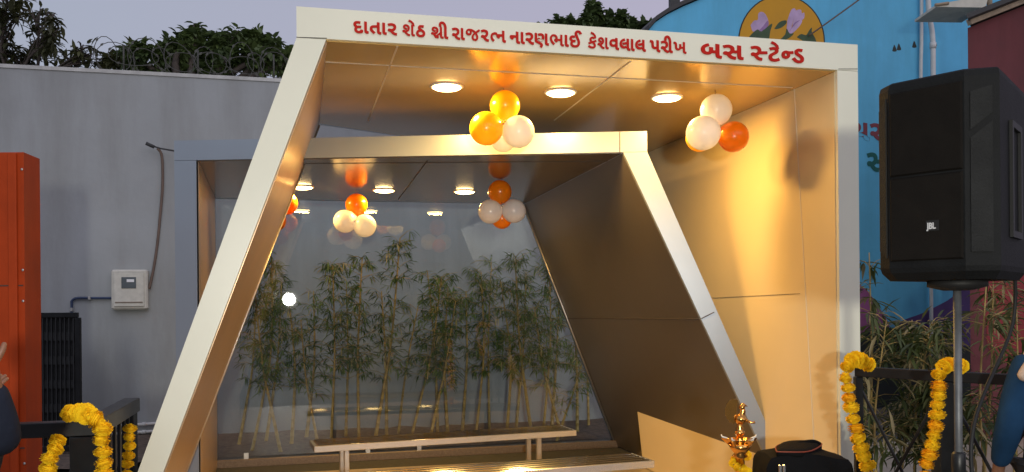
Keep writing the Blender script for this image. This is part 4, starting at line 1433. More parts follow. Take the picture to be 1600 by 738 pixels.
zr2 = 1.36
ra2, rb2 = on_z(1338, 573, zr2), on_z(1640, 588, zr2)
rr2 = thing('railing', (ra2.x, ra2.y, 0), 'black steel railing right of the shelter before the bamboo', 'railing', 'black railings')
run(rr2, ra2, rb2, zr2, ((.01, .05), (.50, .12), (.98, .05)), lat=True, tw=.06, th=.065)
m = MB()
pm_ = lerp(ra2, rb2, .5)
m.box(V(pm_.x, pm_.y, zr2 + .004), .15, .14, .012)
m.build('post_cap', M['black_metal'], rr2)
garland('marigold garland at the left end of the right railing against the cream post', [at(1358, 571, 5.33), at(1342, 562, 5.28), at(1327, 566, 5.22), at(1322, 585, 5.2), at(1326, 615, 5.2), at(1331, 645, 5.2), at(1338, 675, 5.2), at(1347, 705, 5.2), at(1358, 730, 5.2), at(1366, 765, 5.2)], .095, .062, 24, (2, 0, 0))
garland('marigold garland over the thick middle post of the right railing', [at(1500, 573, 4.95), at(1484, 569, 4.9), at(1470, 578, 4.85), at(1466, 600, 4.83), at(1466, 635, 4.83), at(1462, 665, 4.83), at(1457, 695, 4.83), at(1449, 725, 4.83), at(1441, 765, 4.83)], .088, .057, 25, (2, 0, 0))

# ================================================================ left side: orange pillar, grille gate, meter box, cables
op = thing('pillar', tuple(V(at(37, 300, 5.5).x, at(37, 300, 5.5).y, 0)), 'tall orange clad pillar at the left edge of the picture', 'pillar')
pf = at(37, 238, 5.5)
pb2 = V(pf.x - .035, 5.75, pf.z)
m = MB()
wd = V(-.62, .0, 0)
zt_ = pf.z
q = [V(pf.x, pf.y, 0), V(pb2.x, pb2.y, 0), V(pb2.x, pb2.y, 0) + wd, V(pf.x, pf.y, 0) + wd]
m.hexa(q, [V(p.x, p.y, zt_) for p in q])
m.build('cladding', M['orange'], op)
for f in (.06, .36):
    m = MB()
    p = V(pf.x, pf.y, 0) + wd * f - V(0, .012, 0)
    m.box(V(p.x - .03, p.y, zt_ / 2), .055, .024, zt_ - .01, bev=.005)
    m.build('rib', M['orange'], op)
for z in (.9, 1.95):
    m = MB()
    m.box(V(pf.x - .31, pf.y - .001, z), .60, .004, .008)
    m.build('panel_seam', M['seam_dark'], op)
for z in (.25, .8, 1.0, 1.85, 2.05, 2.7):
    m = MB()
    m.lathe(V(pf.x - .012, pf.y - .0005, z), [(.009, 0), (.008, .004), (.002, .005)], 10, V(0, -1, 0))
    m.build('screw', M['steel_dull'], op)
gt = thing('grille_gate', tuple(V(at(95, 500, 10.3).x, 10.3, 0)), 'dark perforated metal gate between the orange pillar and the meter box', 'gate')
g0, g1 = at(40, 493, 10.3), at(122, 493, 10.3)
zg = g0.z
m = MB()
for p, q in ((V(g0.x, 10.3, zg), V(g1.x, 10.3, zg)), (V(g0.x, 10.3, .1), V(g1.x, 10.3, .1))):
    bar(m, p, q, .05, .06)
for p in (g0, g1):
    bar(m, V(p.x, 10.3, .13), V(p.x, 10.3, zg - .032), .06, .05)
m.build('frame', M['black_metal'], gt)
ww = (g1.x - g0.x)
m = MB()
for i in range(1, 12):
    x = g0.x + ww * i / 12
    bar(m, V(x, 10.3, .13), V(x, 10.3, zg - .03), .012, .03, 0)
for k in range(5):
    z = .3 + k * .29
    bar(m, V(g0.x + .03, 10.312, z), V(g1.x - .03, 10.312, z), .012, .10, 0)
m.build('grille', M['dark_mesh'], gt)
m = MB()
m.box(V(g0.x + ww / 2, 10.36, zg / 2 + .05), ww - .06, .012, zg - .16)
m.build('back_sheet', M['dark_mesh'], gt)

mt = thing('meter_box', tuple(onW(205, 484)), 'off-white electricity meter box on the grey wall', 'meter box')
a, b = onW(177, 484), onW(233, 422)
wd_, ht_ = (V(b.x, b.y, 0) - V(a.x, a.y, 0)).length, b.z - a.z
cc = (a + b) / 2
m = MB()
m.box(cc - nW * .06, wd_, .12, ht_, uW, nW, UP, bev=.02)
m.build('casing', M['meter'], mt)
m = MB()
m.box(cc - nW * .128, wd_ * .84, .02, ht_ * .86, uW, nW, UP, bev=.008)
dr = m.build('door', M['meter'], mt)
m = MB()
m.box(cc - nW * .143 + UP * ht_ * .17, wd_ * .40, .012, ht_ * .28, uW, nW, UP, bev=.004)
m.build('window', M['screen'], dr)
m = MB()
m.box(cc - nW * .152 + UP * ht_ * .22 + uW * wd_ * .05, wd_ * .20, .005, ht_ * .07, uW, nW, UP)
m.build('tag', M['paper'], dr)
m = MB()
m.box(cc - nW * .142 - UP * ht_ * .32, wd_ * .75, .012, .012, uW, nW, UP)
m.build('hinge_lip', M['cable'], dr)
m = MB()
m.tube(curve_pts([onW(179, 466, -.04), onW(150, 466, -.04), onW(122, 466, -.04), onW(113, 470, -.04), onW(112, 480, -.04), onW(112, 540, -.04)], 5), .017, 8)
cdt = thing('conduit', tuple(onW(150, 466)), 'dark blue conduit bending down from the meter box to the gate', 'conduit')
m.build('tube', M['conduit'], cdt)
for px, py in ((140, 466), (112, 484)):
    m = MB()
    m.box(onW(px, py, -.04), .035, .05, .05, uW, nW, UP, bev=.006)
    m.build('clip', M['steel_dull'], cdt)
cb = thing('cable', tuple(onW(250, 240)), 'brown cable hanging from a bracket down to the meter box', 'cable')
m = MB()
m.tube(curve_pts([onW(246, 232, -.1), onW(253, 245, -.06), onW(254, 290, -.04), onW(250, 340, -.04), onW(246, 380, -.03), onW(240, 420, -.04), onW(233, 452, -.06)], 6), .018, 6)
m.build('lead', M['cable'], cb)
m = MB()
m.tube([onW(229, 225, -.16), onW(250, 232, -.1), onW(273, 236, -.3)], .011, 6)
m.build('bracket', M['roof_dark'], cb)
m = MB()
m.tube([onW(228, 224, -.165), onW(241, 230, -.13)], .024, 6)
m.build('connector', M['roof_dark'], cb)
for k, (y0, lab) in enumerate(((664, 'upper white water pipe along the foot of the grey wall'), (676, 'lower white water pipe along the foot of the grey wall'))):
    m = MB()
    m.tube([onW(160, y0 + 4, -.05), onW(212, y0, -.05), onW(330, y0 - 8, -.05)], .022, 8)
    pt = thing('water_pipe', tuple(onW(212, y0)), lab, 'pipe', 'white pipes at the wall foot')
    m.build('pipe', M['white_pvc'], pt)
    m = MB()
    m.tube([onW(222, y0 - .6, -.05), onW(228, y0 - 1, -.05)], .03, 8)
    m.build('joint', M['white_pvc'], pt)
# ================================================================ loudspeaker on its pole
sR, sL = at(1556, 280, 3.08), at(1367, 280, 3.40)
su = (sR - sL); su.z = 0
sw = su.length
su.normalize()
sn = V(-su.y, su.x, 0)                       # into the cabinet
if sn.y < 0: sn = -sn
zt0, zb0 = 2.66, 1.88
spk = thing('loudspeaker', tuple(V(sL.x, sL.y, zb0) + su * sw * .5 + sn * .2), 'big black loudspeaker with a grille front, mounted on a steel pole', 'loudspeaker')
base = V(sL.x, sL.y, 0)
dp = .56
outl = [(0, .045), (.055, 0), (sw - .10, -.012), (sw, .05), (sw - .012, .16), (sw - .06, dp), (.08, dp), (.004, .14)]
m = MB()
def lvl(z, k=0.0):
    cx_, cy_ = sw / 2, dp / 2
    return [base + su * (cx_ + (x - cx_) * (1 - k)) + sn * (cy_ + (y - cy_) * (1 - k)) + UP * z for x, y in outl]
rings = [lvl(zb0 + .0, .12), lvl(zb0 + .03, .02), lvl(zb0 + .05), lvl(zt0 - .03), lvl(zt0 - .008, .02), lvl(zt0, .06)]
# the top leans: the front edge of the lid falls to the left
n = len(outl)
vs_ = [p for r in rings for p in r]
fs = [tuple(range(n - 1, -1, -1)), tuple(range(5 * n, 6 * n))]
fs += [(i * n + k, i * n + (k + 1) % n, (i + 1) * n + (k + 1) % n, (i + 1) * n + k) for i in range(5) for k in range(n)]
m.add(vs_, fs)
m.build('cabinet', M['spk_body'], spk)
m = MB()
gx0, gx1 = .062, sw - .105
def fp(x, z, o):
    return base + su * x + sn * (-.012 * (x - .055) / (sw - .155) - o) + UP * z
for z0, z1 in ((zb0 + .075, zb0 + .40), (zb0 + .407, zt0 - .045)):
    q = [fp(gx0, z0, .004), fp(gx1, z0, .004), fp(gx1, z1, .004), fp(gx0, z1, .004)]
    r = [fp(gx0 + .006, z0 + .006, .012), fp(gx1 - .006, z0 + .006, .012), fp(gx1 - .006, z1 - .006, .012), fp(gx0 + .006, z1 - .006, .012)]
    m = MB()
    m.hexa(q, r)
    m.build('grille', M['spk_grille'], spk)
# slim ports on the right bevel, and the left cheek
ba, bb_ = base + su * (sw - .10) + sn * -.012, base + su * sw + sn * .05
bu = (bb_ - ba).normalized()
bn = V(bu.y, -bu.x, 0)
m = MB()
for poly in ([(.018, zb0 + .10), (.092, zb0 + .10), (.092, zt0 - .20), (.018, zt0 - .26)], [(.018, zt0 - .23), (.092, zt0 - .17), (.092, zt0 - .07), (.018, zt0 - .09)]):
    m = MB()
    m.prism([(x, z) for x, z in poly], ba + bn * .001, bu, UP, bn, .006)
    m.build('bevel_panel', M['spk_perf'], spk)
m = MB()
ca, cb_ = base + sn * .045, base + su * .055
cu_ = (cb_ - ca).normalized()
cn = V(cu_.y, -cu_.x, 0)
m.prism([(.008, zb0 + .12), (.060, zb0 + .09), (.060, zt0 - .06), (.008, zt0 - .10)], ca + cn * .001, cu_, UP, cn, .005)
m.build('bevel_panel', M['spk_perf'], spk)
# side: handle recess frame
sa, sb_ = base + su * (sw - .012) + sn * .16, base + su * (sw - .06) + sn * dp
hu = (sb_ - sa).normalized()
hn = V(hu.y, -hu.x, 0)
m = MB()
for x0, x1, z0, z1 in ((.05, .25, zb0 + .16, zb0 + .185), (.05, .25, zt0 - .2, zt0 - .175), (.05, .075, zb0 + .185, zt0 - .2), (.225, .25, zb0 + .185, zt0 - .2)):
    m.prism([(x0, z0), (x1, z0), (x1, z1), (x0, z1)], sa + hn * .001, hu, UP, hn, .012)
m.build('handle', M['spk_trim'], spk)
# maker's badge
m = MB()
bx0 = sw * .46
q = [fp(bx0, zb0 + .185, .0125), fp(bx0 + .048, zb0 + .185, .0125), fp(bx0 + .048, zb0 + .225, .0125), fp(bx0, zb0 + .225, .0125)]
m.hexa(q, [p - sn * .002 for p in q])
m.build('badge', M['spk_trim'], spk)
fc = bpy.data.curves.new('badge_text', 'FONT')
fc.body = 'JBL'
fc.size = .036
fc.offset = .0012
fc.extrude = .001
fo = bpy.data.objects.new('badge_text', fc)
me = bpy.data.meshes.new_from_object(fo)
bpy.data.objects.remove(fo)
m = MB()
xs = [v.co.x for v in me.vertices]
k = .034 / (max(xs) - min(xs))
m.add([fp(bx0 + .003 + (v.co.x - min(xs)) * k, zb0 + .193 + v.co.y * .9, .0165 + v.co.z) for v in me.vertices], [tuple(p.vertices) for p in me.polygons])
bpy.data.meshes.remove(me)
m.build('badge_letters', M['white_mark'], spk)

pc_ = base + su * (sw * .52) + sn * .22
st = thing('speaker_stand', (pc_.x, pc_.y, 0), 'steel tripod stand carrying the black loudspeaker', 'speaker stand')
m = MB()
m.lathe(V(pc_.x, pc_.y, .75), [(.015, 0), (.015, 1.09)], 16)
m.build('pole', M['pole_grey'], st)
m = MB()
m.lathe(V(pc_.x, pc_.y, 1.84), [(.05, 0), (.11, .015), (.11, .04)], 20)
m.build('top_plate', M['spk_trim'], st)
m = MB()
m.lathe(V(pc_.x, pc_.y, .35), [(.019, 0), (.019, .75), (.026, .76), (.026, .84), (.017, .85)], 16)
m.build('lower_tube', M['black_metal'], st)
for k in range(3):
    w = .5 + k * 2.094
    d = V(math.cos(w), math.sin(w), 0)
    m = MB()
    m.tube([V(pc_.x, pc_.y, 1.0) + d * .04, V(pc_.x, pc_.y, .03) + d * .62], .014, 8)
    m.tube([V(pc_.x, pc_.y, .42) + d * .03, V(pc_.x, pc_.y, .5) + d * .33], .010, 6)
    lg = m.build('leg', M['black_metal'], st)
    m = MB()
    m.ball(V(pc_.x, pc_.y, .03) + d * .62, .022, 10, 6)
    m.build('rubber_foot', M['spk_trim'], lg)
m = MB()
m.tube(curve_pts([base + su * (sw * .75) + sn * dp + UP * 2.0, base + su * (sw * .7) + sn * (dp + .06) + UP * 1.7, V(pc_.x + .06, pc_.y, 1.3), V(pc_.x + .05, pc_.y - .03, .9), V(pc_.x + .08, pc_.y, .05)], 8), .008, 6)
tag(m.build('speaker_cable', M['spk_trim']), 'black cable dropping along the loudspeaker pole', 'cable')

# ================================================================ brass lamp with a bird finial
lp = at(1156, 687, 5.35)
lx_, ly_, lz_ = lp.x, lp.y, lp.z
ol = thing('oil_lamp', (lx_, ly_, 0), 'tall brass oil lamp with a bird finial and marigolds wound round its stem', 'oil lamp')
m = MB()
m.lathe(V(lx_, ly_, 0.012), [(.20, 0), (.21, .015), (.19, .03), (.14, .045), (.07, .07), (.045, .10), (.06, .13), (.045, .16), (.032, .2), (.03, lz_ * .45), (.045, lz_ * .47), (.045, lz_ * .50), (.03, lz_ * .52), (.028, lz_ - .13), (.05, lz_ - .115), (.036, lz_ - .10), (.055, lz_ - .075), (.075, lz_ - .04)], 28)
m.build('stem', M['brass'], ol)
m = MB()
prof_n = 60
vs_, fs = [], []
def rad(w):                                   # five spouts
    c = math.cos(2.5 * (w - .25)) ** 2
    return .066 + .052 * c ** 6
layers = [(0.55, -.045), (.80, -.022), (1.0, .0), (1.02, .006), (.93, .006), (.7, -.012), (.25, -.018)]
for f, z in layers:
    for k in range(prof_n):
        w = 2 * math.pi * k / prof_n
        vs_.append(V(lx_ + math.cos(w) * rad(w) * f, ly_ + math.sin(w) * rad(w) * f, lz_ + z))
for i in range(len(layers) - 1):
    for k in range(prof_n):
        k2 = (k + 1) % prof_n
        fs.append((i * prof_n + k, i * prof_n + k2, (i + 1) * prof_n + k2, (i + 1) * prof_n + k))
fs += [tuple(range(prof_n - 1, -1, -1)), tuple(range((len(layers) - 1) * prof_n, len(layers) * prof_n))]
m.add(vs_, fs, True)
pl_ = m.build('oil_dish', M['brass'], ol)
for k in range(5):
    w = .25 + k * 2 * math.pi / 5
    d = V(math.cos(w), math.sin(w), 0)
    m = MB()
    m.tube([V(lx_, ly_, lz_ + .004) + d * .075, V(lx_, ly_, lz_ + .012) + d * .108, V(lx_, ly_, lz_ + .026) + d * .116], [.005, .006, .003], 6)
    m.build('wick', M['wick'], pl_)
m = MB()
m.lathe(V(lx_, ly_, lz_ - .018), [(.03, 0), (.022, .02), (.02, .05), (.032, .055), (.032, .068), (.018, .075), (.026, .088), (.014, .10), (.02, .112), (.012, .118)], 24)
m.build('collar', M['brass'], ol)
fz = lz_ + .10
K = 1.5
m = MB()                                       # bird: body, neck and head in one skin, fan tail behind
pp = curve_pts([V(lx_ + .012 * K, ly_, fz), V(lx_ + .004 * K, ly_, fz + .018 * K), V(lx_ + .008 * K, ly_, fz + .034 * K), V(lx_ + .014 * K, ly_, fz + .052 * K), V(lx_ + .010 * K, ly_, fz + .066 * K), V(lx_ + .018 * K, ly_, fz + .076 * K), V(lx_ + .034 * K, ly_, fz + .072 * K)], 4)
rr_ = [.012 + .014 * math.sin(math.pi * min(1, i / 9)) if i < 10 else .0125 - .0005 * (i - 10) + (.004 if 15 < i < 21 else 0) for i in range(len(pp))]
rr_ = [x * K for x in rr_]
rr_[-1] = .002
rr_[-2] = .003
rr_[-3] = .005
m.tube(pp, rr_, 12)
m.tube([V(lx_ + .01 * K, ly_, fz + .02 * K), V(lx_ + .05 * K, ly_ - .01, fz + .004 * K), V(lx_ + .062 * K, ly_ - .012, fz + .006 * K)], [.012, .006, .009], 8)
bd_ = m.build('bird_finial', M['brass'], ol)
m = MB()
fan = [(0, 0)]
for i in range(19):
    w = R(62) + R(215) * i / 18
    r = .050 + .004 * (i % 2)
    fan.append(((math.cos(w) * r * .72 - .026) * K, (math.sin(w) * r + .030) * K))
m.prism(fan[1:], V(lx_ + .004 * K, ly_ + .006, fz + .022 * K), V(1, 0, 0), UP, V(0, 1, 0), .006)
m.build('fan_tail', M['brass'], bd_)
hel = []
for i in range(60):
    w = i * .75
    hel.append(V(lx_ + math.cos(w) * .042, ly_ + math.sin(w) * .042, lz_ - .10 - i * .0125))
garland('marigold garland wound round the stem of the brass lamp', hel, .062, .044, 26, (0, 1, 2))

# ================================================================ bag on a stool
sc_ = at(1262, 738, 5.62)
stl = thing('stool', (sc_.x, sc_.y, 0), 'low black stool under the black bag at the lower right', 'stool')
bz = .56
m = MB()
m.box(V(sc_.x, sc_.y, bz - .02), .52, .36, .035, bev=.01)
m.build('seat', M['spk_trim'], stl)
for x in (-.22, .22):
    for y in (-.14, .14):
        m = MB()
        m.tube([V(sc_.x + x * 1.1, sc_.y + y * 1.1, .014), V(sc_.x + x, sc_.y + y, bz - .039)], .016, 8)
        m.build('leg', M['black_metal'], stl)
bg = thing('bag', (sc_.x, sc_.y, bz), 'black padded camera bag with rust red piping on its lid', 'bag')
ztop = at(1240, 705, 5.5).z
hb = ztop - bz
x0, x1 = at(1199, 720, 5.5).x, at(1326, 720, 5.5).x
m = MB()
nx, ny, nz = 14, 8, 7
def bagp(u, v, w):                              # soft box
    x = lerp(x0, x1, u)
    y = sc_.y - .16 + .32 * v
    lid = hb * (.90 + .08 * math.sin(math.pi * min(1, max(0, u * 1.05))) - .10 * max(0, u - .75) * 4 * .5)
    z = bz + .002 + lid * w
    bul = .018 * math.sin(math.pi * w)
    y += (v - .5) * 2 * bul * math.sin(math.pi * u)
    x += (u - .5) * 2 * bul
    rd_ = max(0.0, w - .72) / .28
    k_ = 1 - .06 * rd_ * rd_
    x = (x0 + x1) / 2 + (x - (x0 + x1) / 2) * k_
    y = sc_.y + (y - sc_.y) * k_
    z -= .03 * hb * rd_ * ((2 * u - 1) ** 4 + (2 * v - 1) ** 4)
    nn = noise.noise(V(x * 9, y * 9, z * 9)) * .014
    return V(x + nn, y + nn, z + (nn if w > .05 else 0))
def face(fn, a, b):
    vs_ = [fn(i / a, j / b) for i in range(a + 1) for j in range(b + 1)]
    m.add(vs_, [(i * (b + 1) + j, (i + 1) * (b + 1) + j, (i + 1) * (b + 1) + j + 1, i * (b + 1) + j + 1) for i in range(a) for j in range(b)], True)
face(lambda u, v: bagp(u, v, 1), nx, ny)
face(lambda u, v: bagp(u, v, 0), nx, ny)
face(lambda u, w: bagp(u, 0, w), nx, nz)
face(lambda u, w: bagp(u, 1, w), nx, nz)
face(lambda v, w: bagp(0, v, w), ny, nz)
face(lambda v, w: bagp(1, v, w), ny, nz)
m.build('body', M['bag'], bg)
m = MB()
lid = [V(lerp(x0, x1, u), sc_.y - .15 + .28 * v, 0) for u, v in ((.10, .02), (.42, -.02), (.62, .25), (.80, .85), (.45, .95), (.2, .6))]
lp_ = curve_pts(lid + lid[:1], 5)[:-1]
cx_, cy_ = sum(p.x for p in lp_) / len(lp_), sum(p.y for p in lp_) / len(lp_)
def lz(p, k):
    return bz + hb * .985 + .02 * (p.y - sc_.y + .15) / .3 + k
ring0 = [V(p.x, p.y, lz(p, -.03)) for p in lp_]
ring1 = [V(p.x, p.y, lz(p, .004)) for p in lp_]
ring2 = [V(cx_ + (p.x - cx_) * .8, cy_ + (p.y - cy_) * .8, lz(p, .022)) for p in lp_]
ring3 = [V(cx_ + (p.x - cx_) * .3, cy_ + (p.y - cy_) * .3, lz(p, .03)) for p in lp_]
n = len(lp_)
m.add(ring0 + ring1 + ring2 + ring3, [(i * n + k, i * n + (k + 1) % n, (i + 1) * n + (k + 1) % n, (i + 1) * n + k) for i in range(3) for k in range(n)] + [tuple(range(3 * n, 4 * n)), tuple(range(n - 1, -1, -1))], True)
ld_ = m.build('lid', M['bag'], bg)
m = MB()
m.tube(ring1 + ring1[:1], .0045, 6)
m.build('piping', M['piping'], ld_)
m = MB()
m.tube(curve_pts([V(lerp(x0, x1, .42), sc_.y, lz(lid[0], .03)), V(lerp(x0, x1, .5), sc_.y, lz(lid[0], .040)), V(lerp(x0, x1, .66), sc_.y + .02, lz(lid[0], .044)), V(lerp(x0, x1, .75), sc_.y + .02, lz(lid[0], .025))], 5), .011, 8)
m.build('handle', M['bag'], ld_)
for u in (.115, .165):
    m = MB()
    m.box(V(lerp(x0, x1, u), sc_.y - .185, bz + hb * .62), .020, .018, .062, bev=.005)
    m.build('buckle', M['buckle'], bg)

# ================================================================ people
def skin_mesh(joints, edges, root, sub=2):
    names = list(joints)
    me = bpy.data.meshes.new('figure')
    me.from_pydata([tuple(joints[k][0]) for k in names], [(names.index(a), names.index(b)) for a, b in edges], [])
    o = bpy.data.objects.new('figure', me)
    COL.objects.link(o)
    sk = o.modifiers.new('skin', 'SKIN')
    ly = me.skin_vertices[0].data if me.skin_vertices else None
    if ly is None:
        me.attributes
    for i, k in enumerate(names):
        r = joints[k][1]
        ly[i].radius = r if isinstance(r, tuple) else (r, r)
        ly[i].use_root = (k == root)
    sk.use_smooth_shade = True
    ss = o.modifiers.new('sub', 'SUBSURF')
    ss.levels = sub
    ss.render_levels = sub
    dg = bpy.context.evaluated_depsgraph_get()
    out = bpy.data.meshes.new_from_object(o.evaluated_get(dg))
    bpy.data.objects.remove(o)
    bpy.data.meshes.remove(me)
    return out
def mesh_obj(name, me, mk, parent=None, org=None):
    o = bpy.data.objects.new(name, me)
    me.materials.clear()
    me.materials.append(M[mk])
    for p in me.polygons: p.use_smooth = True
    COL.objects.link(o)
    if parent is not None:
        me.transform(Matrix.Translation(-ORIGIN[parent.name]))
        o.parent = parent
        ORIGIN[o.name] = ORIGIN[parent.name]
    elif org is not None:
        me.transform(Matrix.Translation(-org))
        o.location = org
        ORIGIN[o.name] = org
    return o
def merge(meshes):
    import bmesh
    bm = bmesh.new()
    for me in meshes:
        bm.from_mesh(me)
    out = bpy.data.meshes.new('merged')
    bm.to_mesh(out)
    bm.free()
    return out
def person(loc, face_dir, arms, label, shirt_mk, trouser_mk, height=1.72, extra=None):
    """loc: point on the ground; face_dir: unit vector; arms: {'l': (elbow, wrist, tip), 'r': ...} in world space"""
    f = face_dir.normalized()
    r = V(f.y, -f.x, 0)                       # the figure's right hand side
    k = height / 1.72
    L = Vector(loc)
    P = lambda x, y, z: L + r * (x * k) + f * (y * k) + UP * (z * k)
    J, E = {}, []
    def j(n, p, rad, to=None):
        J[n] = (p, rad)
        if to: E.append((n, to))
    j('pelvis', P(0, 0, .92), (.15 * k, .105 * k))
    j('waist', P(0, 0, 1.08), (.135 * k, .10 * k), 'pelvis')
    j('chest', P(0, .0, 1.28), (.155 * k, .115 * k), 'waist')
    j('neck0', P(0, -.01, 1.43), (.075 * k, .07 * k), 'chest')
    j('neck1', P(0, .01, 1.50), (.055 * k, .058 * k), 'neck0')
    j('jaw', P(0, .03, 1.565), (.066 * k, .075 * k), 'neck1')
    j('brow', P(0, .02, 1.64), (.078 * k, .095 * k), 'jaw')
    j('crown', P(0, .0, 1.70), (.06 * k, .07 * k), 'brow')
    for s, sg in (('r', 1), ('l', -1)):
        el, wr_, tip = arms[s]
        j('sh' + s, P(.175 * sg, 0, 1.39), .068 * k, 'chest')
        j('el' + s, el, .047 * k, 'sh' + s)
        j('fa' + s, lerp(el, wr_, .3), .046 * k, 'el' + s)
        j('wr' + s, wr_, .03 * k, 'fa' + s)
        j('pa' + s, lerp(wr_, tip, .38), .038 * k, 'wr' + s)
        j('hip' + s, P(.09 * sg, 0, .86), .095 * k, 'pelvis')
        j('kn' + s, P(.10 * sg, .015, .48), .06 * k, 'hip' + s)
        j('ca' + s, P(.10 * sg, -.01, .33), .056 * k, 'kn' + s)
        j('an' + s, P(.10 * sg, -.02, .09), .038 * k, 'ca' + s)
        j('ft' + s, P(.11 * sg, .12, .045), .04 * k, 'an' + s)
    meshes = [skin_mesh(J, E, 'pelvis')]
    for s, sg in (('r', 1), ('l', -1)):       # five fingers, rooted in the palm
        el, wr_, tip = arms[s]
        d = (tip - wr_).normalized()
        side = d.cross(f)
        if side.length < .2: side = d.cross(r)
        side.normalize()
        nrm = side.cross(d).normalized()
        palm = lerp(wr_, tip, .36)
        for i, (o_, ln) in enumerate(((-.027, .072), (-.009, .082), (.009, .078), (.026, .062))):
            a = palm + side * (o_ * k)
            b = a + d * (.045 * k)
            c = b + (d + nrm * .35).normalized() * (ln * .5 * k)
            e = c + (d + nrm * .8).normalized() * (ln * .5 * k)
            meshes.append(skin_mesh({'a': (a, .0105 * k), 'b': (b, .010 * k), 'c': (c, .009 * k), 'e': (e, .0075 * k)}, [('a', 'b'), ('b', 'c'), ('c', 'e')], 'a', 1))
        a = lerp(wr_, tip, .2)
        b = a - side * (.035 * k) + d * (.025 * k)
        c = b - side * (.016 * k) + (d + nrm * .5) * (.032 * k)
        e = c + (d + nrm * .5) * (.022 * k)
        meshes.append(skin_mesh({'a': (a, .013 * k), 'b': (b, .0125 * k), 'c': (c, .0105 * k), 'e': (e, .008 * k)}, [('a', 'b'), ('b', 'c'), ('c', 'e')], 'a', 1))
    # nose and ears
    meshes.append(skin_mesh({'a': (P(0, .105, 1.625), .010 * k), 'b': (P(0, .128, 1.59), .014 * k)}, [('a', 'b')], 'a', 1))
    for sg in (1, -1):
        meshes.append(skin_mesh({'a': (P(.082 * sg, .0, 1.635), .012 * k), 'b': (P(.084 * sg, .005, 1.59), .010 * k)}, [('a', 'b')], 'a', 1))
    body = mesh_obj('person', merge(meshes), 'skin', None, L.copy())
    tag(body, label, 'person')
    # clothes: looser shells over the same joints
    SJ = {kk: J[kk] for kk in ('pelvis', 'waist', 'chest', 'shr', 'shl', 'elr', 'ell', 'far', 'fal', 'wrr', 'wrl')}
    SJ = {kk: (p, tuple(x + .022 for x in rr_) if isinstance(rr_, tuple) else rr_ + .022) for kk, (p, rr_) in SJ.items()}
    SJ['hem'] = (P(0, 0, .80), (.18 * k, .13 * k))
    SJ['collar'] = (P(0, -.01, 1.435), (.085 * k, .08 * k))
    SE = [('waist', 'pelvis'), ('chest', 'waist'), ('collar', 'chest'), ('pelvis', 'hem')] + [e for s in 'rl' for e in (('sh' + s, 'chest'), ('el' + s, 'sh' + s), ('fa' + s, 'el' + s), ('wr' + s, 'fa' + s))]
    for s in 'rl':
        p, _r = SJ['wr' + s]
        SJ['wr' + s] = (lerp(J['wr' + s][0], J['fa' + s][0], .10), .044 * k)
    mesh_obj('shirt', skin_mesh(SJ, SE, 'pelvis', 2), shirt_mk, body)
    TJ = {'t': (P(0, 0, .92), (.165 * k, .12 * k))}
    TE = []
    for s, sg in (('r', 1), ('l', -1)):
        TJ['h' + s] = (P(.09 * sg, 0, .84), .105 * k)
        TJ['k' + s] = (P(.10 * sg, .015, .48), .078 * k)
        TJ['a' + s] = (P(.10 * sg, -.02, .11), .068 * k)
        TE += [('h' + s, 't'), ('k' + s, 'h' + s), ('a' + s, 'k' + s)]
    mesh_obj('trousers', skin_mesh(TJ, TE, 't', 2), trouser_mk, body)
    for sg in (1, -1):
        mesh_obj('shoe', skin_mesh({'a': (P(.10 * sg, -.05, .055), .052 * k), 'b': (P(.105 * sg, .06, .05), .05 * k), 'c': (P(.112 * sg, .17, .042), .04 * k)}, [('a', 'b'), ('b', 'c')], 'a', 2), 'bag', body)
    mesh_obj('hair', skin_mesh({'a': (P(0, -.055, 1.575), (.065 * k, .05 * k)), 'b': (P(0, -.02, 1.665), (.092 * k, .09 * k)), 'c': (P(0, .01, 1.715), (.07 * k, .08 * k))}, [('a', 'b'), ('b', 'c')], 'a', 2), 'hair', body)
    for sg in (1, -1):
        m = MB()
        m.ball(P(.032 * sg, .098, 1.63), .013 * k, 10, 8)
        m.build('eye', M['white_mark'], body)
    m = MB()
    m.tube([P(-.026, .098, 1.548), P(0, .108, 1.546), P(.026, .098, 1.548)], [.003, .008, .003], 8)
    m.build('mouth', M['piping'], body)
    if extra: extra(body, P, k)
    return body

# left: raised forearm in a dark sleeve, hand at the picture's edge
eL = at(2, 690, 2.8)
wL = at(-15, 592, 2.72)
tL_ = at(-27, 520, 2.72)
pl0 = V(at(-95, 700, 2.95).x, 2.95, .0)
person(pl0, V(.35, 1, 0).normalized() * -1 if False else V(.25, 1, 0),
       {'r': (eL, wL, tL_), 'l': (pl0 + V(-.26, .2, 1.15), pl0 + V(-.1, .38, 1.38), pl0 + V(-.05, .42, 1.55))},
       'person in a dark navy sleeve raising a bare hand at the left edge', 'navy', 'trouser', 1.72)
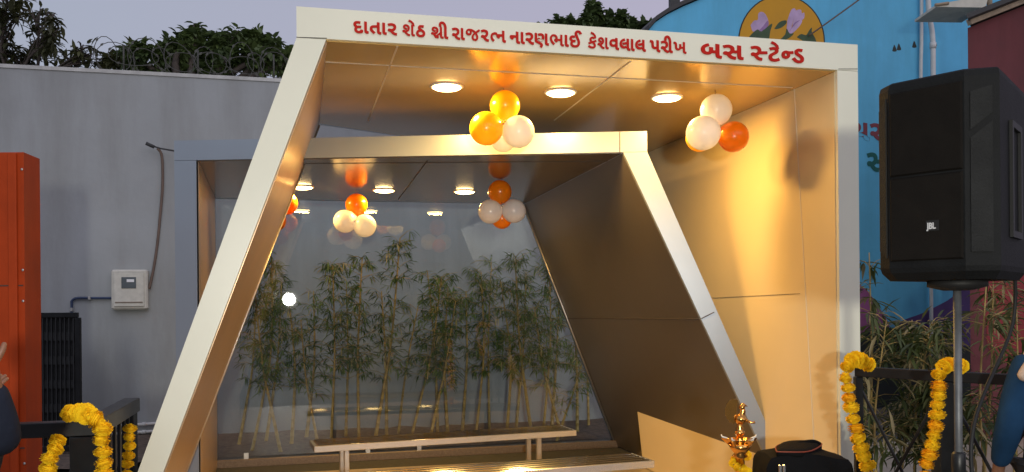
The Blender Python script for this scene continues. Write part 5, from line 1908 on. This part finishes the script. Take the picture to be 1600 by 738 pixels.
# right: shoulder in blue cloth, pale scarf at the neck
pr0 = V(at(1652, 700, 4.55).x, 4.55, 0)
def scarf(body, P, k):
    ring = []
    for i in range(33):
        w = 2 * math.pi * i / 32
        ring.append(P(math.sin(w) * .13, math.cos(w) * .10 - .005, 1.455 + .03 * math.cos(w * 2)))
    m = MB()
    m.tube(ring, .034 * k, 10)
    m.tube(curve_pts([P(-.06, -.06, 1.49), P(-.13, -.07, 1.455), P(-.20, -.07, 1.40), P(-.235, -.06, 1.33)], 6), [.036 * k] * 12 + [.034 * k] * 5 + [.025 * k, .01 * k], 8)
    m.build('scarf', M['beige_cloth'], body)
person(pr0, V(-.1, 1, 0), {'r': (pr0 + V(.30, -.02, 1.10), pr0 + V(.27, .10, .86), pr0 + V(.26, .14, .68)), 'l': (pr0 + V(-.27, -.02, 1.12), pr0 + V(-.26, .10, .88), pr0 + V(-.25, .14, .70))},
       'person in blue clothes with a pale scarf at the right edge', 'blue_cloth', 'trouser', 1.78, scarf)

# ================================================================ the lit video lamp whose reflection shows in the glass
gh = on_plane(453, 468, GR, nG)
gr_ = ray(453, 468)
gr_ = gr_ - nG * (2 * gr_.dot(nG))
vl = gh + gr_ * ((-2.7 - gh.y) / gr_.y)
vt = thing('video_light', (vl.x, vl.y, 0), 'lit white lamp panel on a stand, seen as the bright spot mirrored in the glass', 'lamp')
aim = (V(.6, 6.0, 1.75) - vl).normalized()
ax = aim.cross(UP).normalized()
az = ax.cross(aim)
m = MB()
m.lathe(vl - aim * .04, [(.10, 0), (.17, .01), (.18, .03), (.18, .074)], 32, aim)
m.build('housing', M['spk_trim'], vt)
m = MB()
m.lathe(vl + aim * .035, [(.165, 0), (.165, .008), (.10, .014), (.0, .016)], 32, aim)
m.build('lit_panel', M['led'], vt)
m = MB()
m.tube([V(vl.x, vl.y, .9), vl - V(0, 0, .14)], .014, 8)
m.build('pole', M['black_metal'], vt)
for k in range(3):
    w = k * 2.094
    d = V(math.cos(w), math.sin(w), 0)
    m = MB()
    m.tube([V(vl.x, vl.y, .95) + d * .01, V(vl.x, vl.y, .012) + d * .45], .011, 6)
    m.build('leg', M['black_metal'], vt)
sd = bpy.data.lights.new('video_lamp', 'SPOT')
sd.energy = 1600
sd.color = (1.0, 0.965, 0.86)
sd.spot_size = R(75)
sd.spot_blend = 0.55
sd.shadow_soft_size = 0.14
so_ = bpy.data.objects.new('video_lamp', sd)
COL.objects.link(so_)
so_.parent = vt
so_.location = vl + aim * .06 - ORIGIN[vt.name]
so_.rotation_euler = aim.to_track_quat('-Z', 'Y').to_euler()
